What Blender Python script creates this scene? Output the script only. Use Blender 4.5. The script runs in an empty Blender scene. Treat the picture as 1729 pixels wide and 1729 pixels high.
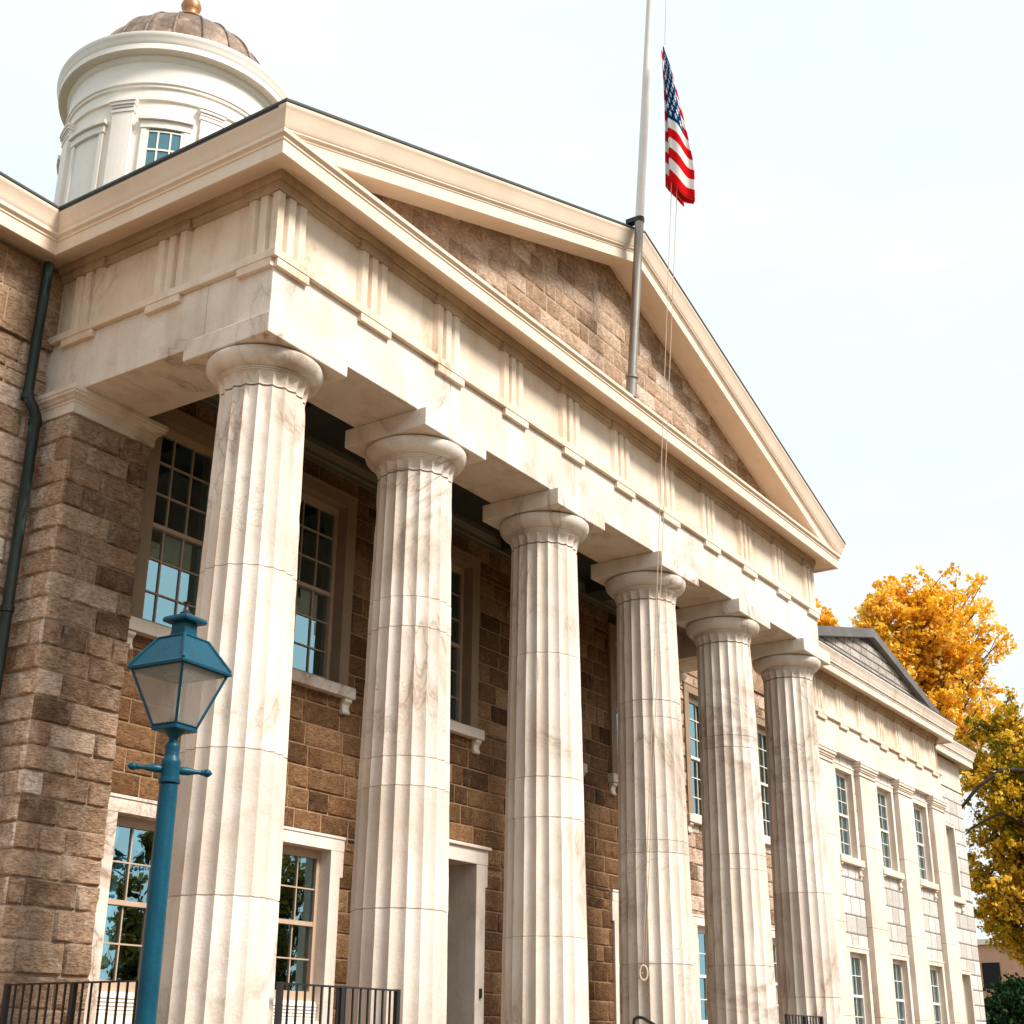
import bpy, bmesh, math, random
import numpy as np
from mathutils import Vector, Matrix, noise as mnoise

scene = bpy.context.scene
RAD = math.radians
# ------------------------------------------------------------------ camera
cam_data = bpy.data.cameras.new("camera")
cam = bpy.data.objects.new("camera", cam_data)
scene.collection.objects.link(cam)
cam_data.sensor_width = 36.0
cam_data.lens = 2297.75 / 1729 * 36.0
cam_data.clip_start = 0.05
cam_data.clip_end = 3000
CR = Vector((0.55569925, -0.83135414, 0.00697419))
CU = Vector((-0.30992659, -0.19936462, 0.92962318))
CF = Vector((0.77145567, 0.51875239, 0.36844553))
m = Matrix((CR, CU, -CF)).transposed().to_4x4()
m.translation = Vector((-9.23104182, -9.38244231, 1.64591319))
cam.matrix_world = m
scene.camera = cam
scene.render.resolution_x = scene.render.resolution_y = 1024

# ------------------------------------------------------------------ world and sun
SUN_AZ = Vector((0.08, -0.99, 0))          # horizontal direction towards the sun
SUN_EL = RAD(46)
world = bpy.data.worlds.new("World")
scene.world = world
world.use_nodes = True
wn, wl = world.node_tree.nodes, world.node_tree.links
wn.clear()
w_out = wn.new("ShaderNodeOutputWorld")
w_bg = wn.new("ShaderNodeBackground")
w_sky = wn.new("ShaderNodeTexSky")
w_sky.sky_type = 'NISHITA'
w_sky.sun_disc = False
w_sky.sun_elevation = SUN_EL
w_sky.sun_rotation = math.atan2(SUN_AZ.x, SUN_AZ.y)
w_sky.air_density = 1.0
w_sky.dust_density = 3.0
w_sky.ozone_density = 1.0
# thin high cloud over the blue: a procedural veil in sky directions
w_tc = wn.new("ShaderNodeTexCoord")
w_map = wn.new("ShaderNodeMapping")
w_map.inputs["Scale"].default_value = (1.3, 1.3, 4.5)
w_no = wn.new("ShaderNodeTexNoise")
w_no.inputs["Scale"].default_value = 2.2
w_no.inputs["Detail"].default_value = 6
w_no.inputs["Roughness"].default_value = 0.62
w_rmp = wn.new("ShaderNodeMapRange")
w_rmp.inputs[1].default_value = 0.35
w_rmp.inputs[2].default_value = 0.70
w_rmp.inputs[3].default_value = 0.86
w_rmp.inputs[4].default_value = 1.0
w_mix = wn.new("ShaderNodeMixRGB")
w_mix.inputs[2].default_value = (9.35, 10.4, 10.8, 1)
wl.new(w_tc.outputs["Generated"], w_map.inputs[0])
wl.new(w_map.outputs[0], w_no.inputs["Vector"])
wl.new(w_no.outputs[0], w_rmp.inputs[0])
wl.new(w_rmp.outputs[0], w_mix.inputs[0])
wl.new(w_sky.outputs[0], w_mix.inputs[1])
wl.new(w_mix.outputs[0], w_bg.inputs[0])
w_bg.inputs[1].default_value = 0.0545
wl.new(w_bg.outputs[0], w_out.inputs[0])

sun_data = bpy.data.lights.new("sun", 'SUN')
sun_data.energy = 3.3
sun_data.angle = RAD(18)
sun_data.color = (1.0, 0.925, 0.83)
sun = bpy.data.objects.new("sun", sun_data)
scene.collection.objects.link(sun)
sdir = SUN_AZ.normalized() * math.cos(SUN_EL) + Vector((0, 0, math.sin(SUN_EL)))
sun.rotation_euler = sdir.to_track_quat('Z', 'Y').to_euler()
sun.location = (20, -60, 60)

scene.view_settings.view_transform = 'Standard'
scene.view_settings.look = 'None'
scene.view_settings.exposure = 1.0
scene.view_settings.gamma = 1.0
scene.render.engine = 'CYCLES'
scene.cycles.max_bounces = 8
scene.cycles.transparent_max_bounces = 12
scene.cycles.caustics_reflective = False
scene.cycles.caustics_refractive = False

random.seed(7)
rng = np.random.default_rng(7)

# ------------------------------------------------------------------ materials
class NT:
    """tiny helper for shader trees"""
    def __init__(s, name):
        s.m = bpy.data.materials.new(name)
        s.m.use_nodes = True
        s.t = s.m.node_tree
        s.t.nodes.clear()
        s.out = s.t.nodes.new("ShaderNodeOutputMaterial")
        s.pos = None
    def n(s, kind, **kw):
        nd = s.t.nodes.new("ShaderNode" + kind)
        for k, v in kw.items():
            if k.startswith("_"):
                setattr(nd, k[1:], v)
            else:
                key = k.replace("__", " ")
                nd.inputs[int(k[1:]) if k[0] == 'i' and k[1:].isdigit() else key].default_value = v
        return nd
    def l(s, a, b):
        s.t.links.new(a, b)
    def wpos(s):
        if s.pos is None:
            s.pos = s.n("NewGeometry").outputs["Position"]
        return s.pos
    def noise(s, scale, detail=4, rough=0.55, stretch=None, dist=0.0, rot=None):
        nd = s.n("TexNoise", Scale=scale, Detail=detail, Roughness=rough, Distortion=dist)
        if stretch or rot:
            mp = s.n("Mapping")
            if stretch: mp.inputs["Scale"].default_value = stretch
            if rot: mp.inputs["Rotation"].default_value = rot
            s.l(s.wpos(), mp.inputs[0]); s.l(mp.outputs[0], nd.inputs["Vector"])
        else:
            s.l(s.wpos(), nd.inputs["Vector"])
        return nd.outputs[0]
    def ramp(s, fac, stops):
        nd = s.n("ValToRGB")
        e = nd.color_ramp.elements
        while len(e) < len(stops): e.new(0.5)
        for el, (p, c) in zip(e, stops):
            el.position = p
            el.color = (*c, 1) if len(c) == 3 else c
        s.l(fac, nd.inputs[0])
        return nd.outputs[0]
    def mr(s, fac, a, b, c=0.0, d=1.0):
        nd = s.n("MapRange")
        for i, v in enumerate((a, b, c, d)): nd.inputs[i + 1].default_value = v
        s.l(fac, nd.inputs[0])
        return nd.outputs[0]
    def math(s, op, a, b=None):
        nd = s.n("Math", _operation=op)
        for i, v in enumerate((a, b)):
            if v is None: continue
            if isinstance(v, (int, float)): nd.inputs[i].default_value = v
            else: s.l(v, nd.inputs[i])
        return nd.outputs[0]
    def mix(s, fac, a, b, mode='MIX'):
        nd = s.n("MixRGB", _blend_type=mode)
        for i, v in zip((0, 1, 2), (fac, a, b)):
            if isinstance(v, (int, float)): nd.inputs[i].default_value = v
            elif isinstance(v, tuple): nd.inputs[i].default_value = (*v, 1) if len(v) == 3 else v
            else: s.l(v, nd.inputs[i])
        return nd.outputs[0]
    def attr(s, name):
        return s.n("Attribute", _attribute_name=name).outputs["Fac"]
    def bump(s, h, strength, dist):
        nd = s.n("Bump", Strength=strength, Distance=dist)
        s.l(h, nd.inputs["Height"])
        return nd.outputs[0]
    def bsdf(s, col, rough=0.6, metal=0.0, bump=None, spec=0.5, coat=0.0):
        b = s.n("BsdfPrincipled", Metallic=metal)
        b.inputs["Specular IOR Level"].default_value = spec
        b.inputs["Coat Weight"].default_value = coat
        if isinstance(col, tuple): b.inputs["Base Color"].default_value = (*col, 1)
        else: s.l(col, b.inputs["Base Color"])
        if isinstance(rough, (int, float)): b.inputs["Roughness"].default_value = rough
        else: s.l(rough, b.inputs["Roughness"])
        if bump is not None: s.l(bump, b.inputs["Normal"])
        s.l(b.outputs[0], s.out.inputs[0])
        return b

def mat_marble(name, c_lo, c_hi, vein=1.0, veincol=(0.30, 0.20, 0.135), spots=1.0, bands=0.0):
    s = NT(name)
    base = s.ramp(s.noise(0.8, 5, 0.6), [(0.30, c_lo), (0.68, c_hi)])
    # vertical weather streaks
    st = s.mr(s.noise(3.2, 4, 0.6, stretch=(1.0, 1.0, 0.10)), 0.50, 0.72)
    base = s.mix(s.math('MULTIPLY', st, 0.42), base, tuple(x * y for x, y in zip(c_lo, (0.74, 0.64, 0.54))))
    # brown blotches, patchy and ragged
    bl = s.mr(s.noise(1.5, 8, 0.72, dist=0.6), 0.58, 0.72)
    base = s.mix(s.math('MULTIPLY', bl, 0.42 * spots), base, (0.50, 0.36, 0.25))
    dt = s.ramp(s.attr('tone'), [(0.0, (0.80, 0.76, 0.73)), (0.5, (1, 1, 1)), (1.0, (1.0, 0.98, 0.95))])
    base = s.mix(1.0, base, dt, 'MULTIPLY')
    # drifting brown veins: thin iso-lines of a warped noise, only here and there
    v1 = s.noise(0.55, 6, 0.62, stretch=(1.0, 1.0, 0.55), dist=1.3, rot=(0.5, 0.4, 0.2))
    d1 = s.math('ABSOLUTE', s.math('SUBTRACT', v1, 0.5))
    l1 = s.mr(d1, 0.0, 0.016, 1.0, 0.0)
    l1b = s.mr(d1, 0.0, 0.05, 0.55, 0.0)
    msk = s.mr(s.noise(0.45, 3, 0.5), 0.46, 0.58)
    vv = s.math('MULTIPLY', s.math('MAXIMUM', l1, l1b), msk)
    base = s.mix(s.math('MULTIPLY', vv, 0.62 * vein), base, veincol)
    if bands:
        # broad grey-brown diagonal beds running through some drums
        w1 = s.noise(0.33, 5, 0.6, stretch=(1.0, 1.0, 1.5), dist=0.8, rot=(0.75, -0.35, 0.5))
        b1_ = s.mr(s.math('ABSOLUTE', s.math('SUBTRACT', w1, 0.54)), 0.0, 0.06, 1.0, 0.0)
        bm_ = s.mr(s.noise(0.27, 2, 0.5), 0.46, 0.58)
        br_ = s.mr(s.noise(5.0, 5, 0.7, stretch=(1, 1, 0.5), rot=(0.75, -0.35, 0.5)), 0.30, 0.65)
        base = s.mix(s.math('MULTIPLY', s.math('MULTIPLY', b1_, bm_), s.math('MULTIPLY', br_, 0.62 * bands)), base, (0.33, 0.235, 0.175))
        gs = s.mr(s.noise(1.1, 5, 0.65, stretch=(1, 1, 0.35)), 0.50, 0.78)
        base = s.mix(s.math('MULTIPLY', gs, 0.38), base, (0.44, 0.37, 0.315))
        cn = s.noise(0.62, 9, 0.72, stretch=(1.0, 1.0, 1.25), dist=0.5, rot=(0.6, -0.5, 0.9))
        ck = s.mr(s.math('ABSOLUTE', s.math('SUBTRACT', cn, 0.47)), 0.0005, 0.0035, 1.0, 0.0)
        cm = s.mr(s.noise(0.5, 3, 0.55), 0.54, 0.60)
        base = s.mix(s.math('MULTIPLY', s.math('MULTIPLY', ck, cm), 0.85), base, (0.15, 0.10, 0.07))
        rs = s.mr(s.noise(2.2, 6, 0.7, stretch=(1, 1, 0.22)), 0.66, 0.76)
        base = s.mix(s.math('MULTIPLY', rs, 0.4), base, (0.46, 0.23, 0.10))
    # small pits and rusty chips
    sp = s.mr(s.noise(9.0, 3, 0.7), 0.705, 0.76)
    sm = s.mr(s.noise(0.9, 2, 0.5), 0.52, 0.64)
    base = s.mix(s.math('MULTIPLY', s.math('MULTIPLY', sp, sm), 0.7 * spots), base, (0.17, 0.10, 0.065))
    fine = s.noise(38, 4, 0.65)
    base = s.mix(0.16, base, s.ramp(fine, [(0.3, (0.45, 0.40, 0.36)), (0.7, (1, 1, 1))]), 'MULTIPLY')
    h = s.math('ADD', s.math('MULTIPLY', fine, 0.5), s.noise(6, 6, 0.65))
    s.bsdf(base, 0.62, bump=s.bump(h, 0.4, 0.018), spec=0.3)
    return s.m

def mat_stone(name, stops, mort, bumpd=0.035, mott=1.0, pale=(0.74, 0.605, 0.50)):
    s = NT(name)
    t = s.attr("tone")
    tn = s.math('ADD', t, s.math('MULTIPLY', s.math('SUBTRACT', s.noise(1.7, 5, 0.62), 0.5), 0.55 * mott))
    base = s.ramp(tn, stops)
    n1 = s.noise(7, 6, 0.7)
    n2 = s.noise(26, 5, 0.7, stretch=(0.6, 0.6, 1.8), rot=(0.3, 0.5, 0))
    base = s.mix(0.55 * mott, base, s.ramp(n1, [(0.25, (0.48, 0.42, 0.37)), (0.7, (1.12, 1.08, 1.05))]), 'MULTIPLY')
    base = s.mix(0.68 * mott, base, s.ramp(n2, [(0.36, (0.26, 0.215, 0.185)), (0.62, (1.25, 1.22, 1.20))]), 'MULTIPLY')
    pk = s.mr(s.noise(4.5, 7, 0.74, dist=0.5), 0.52, 0.70)
    base = s.mix(s.math('MULTIPLY', pk, 0.45 * mott), base, pale)
    isl = s.mr(t, -0.02, 0.0)
    base = s.mix(isl, mort, base)
    h = s.math('ADD', s.math('MULTIPLY', n1, 1.0), s.math('MULTIPLY', n2, 0.6))
    s.bsdf(base, 0.85, bump=s.bump(h, 0.95, bumpd), spec=0.2)
    return s.m

def mat_paint(name, col, rough=0.45, wear=0.25, wearcol=None, scale=2.0, spec=0.4, metal=0.0, bump=0.05):
    s = NT(name)
    n = s.noise(scale, 5, 0.65)
    wc = wearcol or tuple(c * 0.72 for c in col)
    c = s.mix(s.mr(n, 0.42, 0.72, 0, wear), col, wc)
    c = s.mix(0.12, c, s.ramp(s.noise(scale * 14, 3, 0.6), [(0.3, (0.6, 0.6, 0.6)), (0.7, (1, 1, 1))]), 'MULTIPLY')
    s.bsdf(c, rough, metal, bump=s.bump(s.noise(scale * 5, 3, 0.6), bump, 0.01), spec=spec)
    return s.m

M = {}
M['marble'] = mat_marble("white_marble", (0.64, 0.545, 0.46), (0.82, 0.755, 0.69), 1.5)
M['frieze'] = mat_marble("warm_bounce_marble", (0.70, 0.54, 0.40), (0.81, 0.705, 0.60), 1.0, (0.36, 0.20, 0.10))  # warm bounce light on the frieze put into the base colour
M['marble_col'] = mat_marble("column_marble", (0.64, 0.555, 0.48), (0.81, 0.745, 0.685), 1.25, bands=1.5)
M['marble_dark'] = mat_marble("marble_in_porch", (0.50, 0.42, 0.34), (0.62, 0.53, 0.44), 0.8)
M['marble_wing'] = mat_marble("wing_marble", (0.66, 0.54, 0.445), (0.78, 0.685, 0.595), 0.5, spots=0.6)
M['joint'] = mat_paint("joint_mortar", (0.46, 0.385, 0.32), 0.9, 0.4)
M['stone'] = mat_stone("brown_stone", [(0.0, (0.20, 0.125, 0.078)), (0.3, (0.40, 0.265, 0.175)), (0.6, (0.58, 0.415, 0.295)), (0.85, (0.74, 0.58, 0.465)), (1.0, (0.80, 0.68, 0.585))], (0.56, 0.43, 0.32), 0.055)
M['stone_shaded'] = mat_stone("shaded_brown_stone", [(0.0, (0.09, 0.046, 0.022)), (0.3, (0.20, 0.105, 0.048)), (0.6, (0.30, 0.168, 0.080)), (0.85, (0.42, 0.255, 0.138)), (1.0, (0.52, 0.35, 0.22))], (0.42, 0.27, 0.155), 0.045, 1.0, (0.40, 0.24, 0.125))  # same brown stone, with the porch's shade put into its colour
M['stone_smooth'] = mat_stone("tooled_brown_stone", [(0.0, (0.28, 0.18, 0.105)), (0.5, (0.38, 0.26, 0.165)), (1.0, (0.47, 0.34, 0.23))], (0.42, 0.30, 0.20), 0.015)
M['block'] = mat_stone("pale_block", [(0.0, (0.46, 0.435, 0.41)), (0.5, (0.58, 0.555, 0.53)), (1.0, (0.67, 0.65, 0.625))], (0.15, 0.135, 0.125), 0.006, 0.45)
M['cornice'] = mat_paint("cream_cornice_paint", (0.68, 0.525, 0.395), 0.5, 0.35, (0.57, 0.41, 0.285), 1.2)
def mat_cornice():
    s = NT("cream_cornice_paint")
    c = s.mix(s.mr(s.noise(1.1, 5, 0.65), 0.42, 0.72, 0, 0.5), (0.74, 0.60, 0.475), (0.60, 0.45, 0.325))
    st = s.mr(s.noise(4.0, 3, 0.55, stretch=(1, 1, 0.06)), 0.55, 0.75)
    c = s.mix(s.math('MULTIPLY', st, 0.35), c, (0.80, 0.69, 0.57))
    dk = s.mr(s.noise(2.6, 5, 0.7, stretch=(1, 1, 0.10)), 0.58, 0.76)
    c = s.mix(s.math('MULTIPLY', dk, 0.35), c, (0.40, 0.28, 0.19))
    sp = s.mr(s.noise(8.0, 4, 0.7), 0.68, 0.76)
    c = s.mix(s.math('MULTIPLY', sp, 0.3), c, (0.30, 0.21, 0.15))
    s.bsdf(c, 0.55, bump=s.bump(s.noise(10, 3, 0.6), 0.06, 0.01), spec=0.35)
    return s.m
M['cornice'] = mat_cornice()
M['roofing'] = mat_paint("dark_roof_metal", (0.045, 0.05, 0.05), 0.55, 0.5, (0.10, 0.09, 0.08), 1.5)
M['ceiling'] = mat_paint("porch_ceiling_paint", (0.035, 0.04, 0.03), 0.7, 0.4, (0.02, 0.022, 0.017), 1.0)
M['trim_dark'] = mat_paint("weathered_green_trim", (0.16, 0.155, 0.11), 0.6, 0.6, (0.10, 0.085, 0.06), 1.5)
M['casing'] = mat_paint("weathered_casing", (0.29, 0.205, 0.13), 0.7, 0.6, (0.19, 0.135, 0.085), 1.5)
M['sash'] = mat_paint("old_sash_paint", (0.50, 0.37, 0.27), 0.5, 0.4, (0.38, 0.26, 0.17), 6)
M['sash_white'] = mat_paint("white_sash_paint", (0.80, 0.76, 0.70), 0.45, 0.25, None, 6)
M['white'] = mat_paint("white_wood_paint", (0.89, 0.82, 0.74), 0.5, 0.35, (0.76, 0.63, 0.49), 1.2)
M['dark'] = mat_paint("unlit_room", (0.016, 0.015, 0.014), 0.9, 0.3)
M['curtain'] = mat_paint("pale_curtain", (0.86, 0.85, 0.83), 0.9, 0.2)
M['blind'] = mat_paint("grey_blind", (0.13, 0.16, 0.16), 0.6, 0.3)
M['paper'] = mat_paint("paper", (0.55, 0.50, 0.44), 0.8, 0.2)
M['teal'] = mat_paint("teal_lamp_paint", (0.0, 0.058, 0.098), 0.38, 0.6, (0.0, 0.028, 0.050), 9, 0.22, bump=0.2)
M['iron'] = mat_paint("black_iron_paint", (0.012, 0.012, 0.014), 0.4, 0.3, (0.03, 0.025, 0.02), 8)
M['door'] = mat_paint("dark_door_paint", (0.02, 0.025, 0.022), 0.4, 0.3)
M['brass'] = mat_paint("brass", (0.55, 0.36, 0.12), 0.35, 0.4, None, 10, metal=1.0)
M['steel'] = mat_paint("weathered_steel", (0.30, 0.27, 0.24), 0.45, 0.6, (0.20, 0.15, 0.11), 3, metal=0.75)
M['pole_white'] = mat_paint("white_pole_paint", (0.80, 0.74, 0.69), 0.35, 0.35, (0.66, 0.57, 0.50), 3)
M['rope'] = mat_paint("rope", (0.62, 0.50, 0.40), 0.9, 0.3)
M['paving'] = mat_paint("warm_paving", (0.19, 0.13, 0.08), 0.85, 0.5, (0.14, 0.095, 0.055), 0.6)
M['grass'] = mat_paint("leafy_lawn", (0.085, 0.075, 0.022), 0.95, 0.8, (0.17, 0.10, 0.028), 0.5)
M['bark'] = mat_paint("bark", (0.042, 0.028, 0.020), 0.95, 0.6, (0.02, 0.014, 0.011), 6, bump=0.6)
M['step_stone'] = mat_paint("worn_sandstone", (0.20, 0.145, 0.095), 0.85, 0.5, (0.14, 0.10, 0.065), 1.0)
M['marble_shade'] = mat_marble("shade_dark_marble", (0.34, 0.245, 0.165), (0.54, 0.42, 0.31), 0.8)  # shade under the cornice put into the colour of bed and cap bands
M['peach'] = mat_paint("peach_render", (0.62, 0.36, 0.24), 0.8, 0.3)
M['bulb'] = mat_paint("frosted_bulb", (0.75, 0.73, 0.70), 0.3, 0.1)

def mat_glass(name, tint=(1, 1, 1), rough=0.0, ior=1.52, extra=0.06):
    s = NT(name)
    tr = s.n("BsdfTransparent"); tr.inputs[0].default_value = (*tint, 1)
    gl = s.n("BsdfGlossy", Roughness=rough); gl.inputs[0].default_value = (0.56, 0.91, 1.0, 1)
    bm = s.bump(s.noise(1.4, 2, 0.5), 0.06, 0.05)
    s.l(bm, gl.inputs["Normal"])
    fr = s.n("Fresnel", IOR=ior)
    mx = s.n("MixShader")
    s.l(s.math('ADD', fr.outputs[0], extra), mx.inputs[0])
    s.l(tr.outputs[0], mx.inputs[1]); s.l(gl.outputs[0], mx.inputs[2])
    s.l(mx.outputs[0], s.out.inputs[0])
    return s.m
M['glass'] = mat_glass("window_glass", (0.78, 0.86, 0.86), extra=0.40)

def mat_frost():
    s = NT("hazy_lantern_glass")
    tr = s.n("BsdfTransparent"); tr.inputs[0].default_value = (0.90, 0.88, 0.86, 1)
    df = s.n("BsdfDiffuse"); df.inputs[0].default_value = (0.72, 0.68, 0.66, 1)
    tl = s.n("BsdfTranslucent"); tl.inputs[0].default_value = (0.72, 0.68, 0.66, 1)
    gl = s.n("BsdfGlossy", Roughness=0.05)
    a = s.n("MixShader"); a.inputs[0].default_value = 0.5
    s.l(df.outputs[0], a.inputs[1]); s.l(tl.outputs[0], a.inputs[2])
    b = s.n("MixShader"); b.inputs[0].default_value = 0.22
    s.l(tr.outputs[0], b.inputs[1]); s.l(a.outputs[0], b.inputs[2])
    c = s.n("MixShader"); c.inputs[0].default_value = 0.06
    s.l(b.outputs[0], c.inputs[1]); s.l(gl.outputs[0], c.inputs[2])
    s.l(c.outputs[0], s.out.inputs[0])
    return s.m
M['frost'] = mat_frost()

def mat_copper():
    s = NT("aged_copper")
    n = s.noise(1.6, 6, 0.7); n2 = s.noise(7, 5, 0.7)
    c = s.ramp(n, [(0.3, (0.105, 0.068, 0.045)), (0.5, (0.20, 0.135, 0.092)), (0.7, (0.46, 0.35, 0.27))])
    c = s.mix(0.5, c, s.ramp(n2, [(0.38, (0.35, 0.28, 0.25)), (0.60, (1.3, 1.25, 1.2))]), 'MULTIPLY')
    s.bsdf(c, 0.5, 0.25, bump=s.bump(n2, 0.3, 0.02), spec=0.5)
    return s.m
M['copper'] = mat_copper()
M['glass_dark'] = mat_paint('cupola_pane_glass', (0.05, 0.16, 0.20), 0.08, 0.2, None, 1.0, spec=0.9)  # sky reflection put into the base colour as blue
M['gable_block'] = mat_stone('stained_pale_block', [(0.0, (0.36, 0.34, 0.31)), (0.5, (0.48, 0.45, 0.42)), (1.0, (0.56, 0.53, 0.50))], (0.10, 0.09, 0.085), 0.01)
M['lead'] = mat_paint('weathered_lead', (0.10, 0.092, 0.085), 0.6, 0.6, (0.22, 0.20, 0.18), 1.2)
M['copper_bright'] = mat_paint("bright_copper", (0.42, 0.19, 0.085), 0.4, 0.5, (0.24, 0.10, 0.05), 4, metal=0.5)
def mat_verdigris():
    s = NT("downspout_copper")
    n = s.noise(5, 5, 0.7, stretch=(1, 1, 0.12))
    c = s.ramp(n, [(0.42, (0.006, 0.010, 0.008)), (0.56, (0.012, 0.026, 0.021)), (0.68, (0.09, 0.21, 0.175))])
    s.bsdf(c, 0.55, 0.1, spec=0.4)
    return s.m
M['verdigris'] = mat_verdigris()

def mat_leaf(name, stops, trans=0.45):
    s = NT(name)
    c = s.ramp(s.attr("tone"), stops)
    df = s.n("BsdfDiffuse"); tl = s.n("BsdfTranslucent")
    s.l(c, df.inputs[0]); s.l(c, tl.inputs[0])
    mx = s.n("MixShader"); mx.inputs[0].default_value = trans
    s.l(df.outputs[0], mx.inputs[1]); s.l(tl.outputs[0], mx.inputs[2])
    s.l(mx.outputs[0], s.out.inputs[0])
    return s.m
M['leaf_gold'] = mat_leaf("golden_leaves", [(0.0, (0.50, 0.26, 0.012)), (0.3, (0.82, 0.45, 0.022)), (0.7, (0.97, 0.64, 0.08)), (1.0, (0.98, 0.80, 0.28))], 0.62)
M['leaf_olive'] = mat_leaf("turning_leaves", [(0.0, (0.13, 0.12, 0.015)), (0.42, (0.34, 0.26, 0.022)), (0.75, (0.84, 0.48, 0.025)), (1.0, (0.96, 0.70, 0.14))], 0.6)
M['leaf_dark'] = mat_leaf("evergreen_leaves", [(0.0, (0.010, 0.022, 0.010)), (0.6, (0.022, 0.05, 0.020)), (1.0, (0.05, 0.09, 0.035))], 0.2)
M['leaf_street'] = mat_leaf("street_leaves", [(0.0, (0.05, 0.05, 0.02)), (0.6, (0.20, 0.14, 0.03)), (1.0, (0.45, 0.27, 0.05))], 0.35)

def mat_flag():
    # cloth pattern from the flag's own cloth coordinates (u along the fly, v down the hoist)
    s = NT("flag_cloth")
    uv = s.n("UVMap", _uv_map="cloth")
    sp = s.n("SeparateXYZ"); s.l(uv.outputs[0], sp.inputs[0])
    u, v = sp.outputs[0], sp.outputs[1]
    k = s.math('MODULO', s.math('FLOOR', s.math('MULTIPLY', v, 13.0)), 2.0)
    stripe = s.mix(k, (0.72, 0.012, 0.016), (0.88, 0.85, 0.82))
    def star(u0, v0, nu, nv):
        cu = s.math('FRACT', s.math('DIVIDE', s.math('SUBTRACT', u, u0), 0.0667))
        cv = s.math('FRACT', s.math('DIVIDE', s.math('SUBTRACT', v, v0), 0.1077))
        du = s.math('MULTIPLY', s.math('SUBTRACT', cu, 0.5), 0.0667 * 1.55)
        dv = s.math('MULTIPLY', s.math('SUBTRACT', cv, 0.5), 0.1077)
        ang = s.math('ARCTAN2', du, s.math('MULTIPLY', dv, -1.0))
        r = s.math('SQRT', s.math('ADD', s.math('MULTIPLY', du, du), s.math('MULTIPLY', dv, dv)))
        lobe = s.math('MULTIPLY', s.math('ADD', s.math('COSINE', s.math('MULTIPLY', ang, 5.0)), 2.2), 0.0085)
        ins = s.math('LESS_THAN', r, lobe)
        bu = s.math('MULTIPLY', s.math('GREATER_THAN', u, u0), s.math('LESS_THAN', u, u0 + nu * 0.0667))
        bv = s.math('MULTIPLY', s.math('GREATER_THAN', v, v0), s.math('LESS_THAN', v, v0 + nv * 0.1077))
        return s.math('MULTIPLY', ins, s.math('MULTIPLY', bu, bv))
    st = s.math('MAXIMUM', star(0.0, 0.0, 6, 5), star(0.0333, 0.0539, 5, 4))
    canton = s.mix(st, (0.004, 0.055, 0.18), (0.90, 0.88, 0.85))
    inc = s.math('MULTIPLY', s.math('LESS_THAN', u, 0.4), s.math('LESS_THAN', v, 7.0 / 13.0))
    c = s.mix(inc, stripe, canton)
    df = s.n("BsdfDiffuse"); tl = s.n("BsdfTranslucent")
    s.l(c, df.inputs[0]); s.l(c, tl.inputs[0])
    mx = s.n("MixShader"); mx.inputs[0].default_value = 0.35
    s.l(df.outputs[0], mx.inputs[1]); s.l(tl.outputs[0], mx.inputs[2])
    s.l(mx.outputs[0], s.out.inputs[0])
    return s.m
M['flag'] = mat_flag()

# ------------------------------------------------------------------ mesh helpers
def empty(name, loc=(0, 0, 0)):
    o = bpy.data.objects.new(name, None)
    scene.collection.objects.link(o)
    o.location = loc
    o.empty_display_size = 0.3
    return o

def tag(o, label=None, cat=None, group=None, kind=None):
    if label: o['label'] = label
    if cat: o['category'] = cat
    if group: o['group'] = group
    if kind: o['kind'] = kind
    return o

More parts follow.
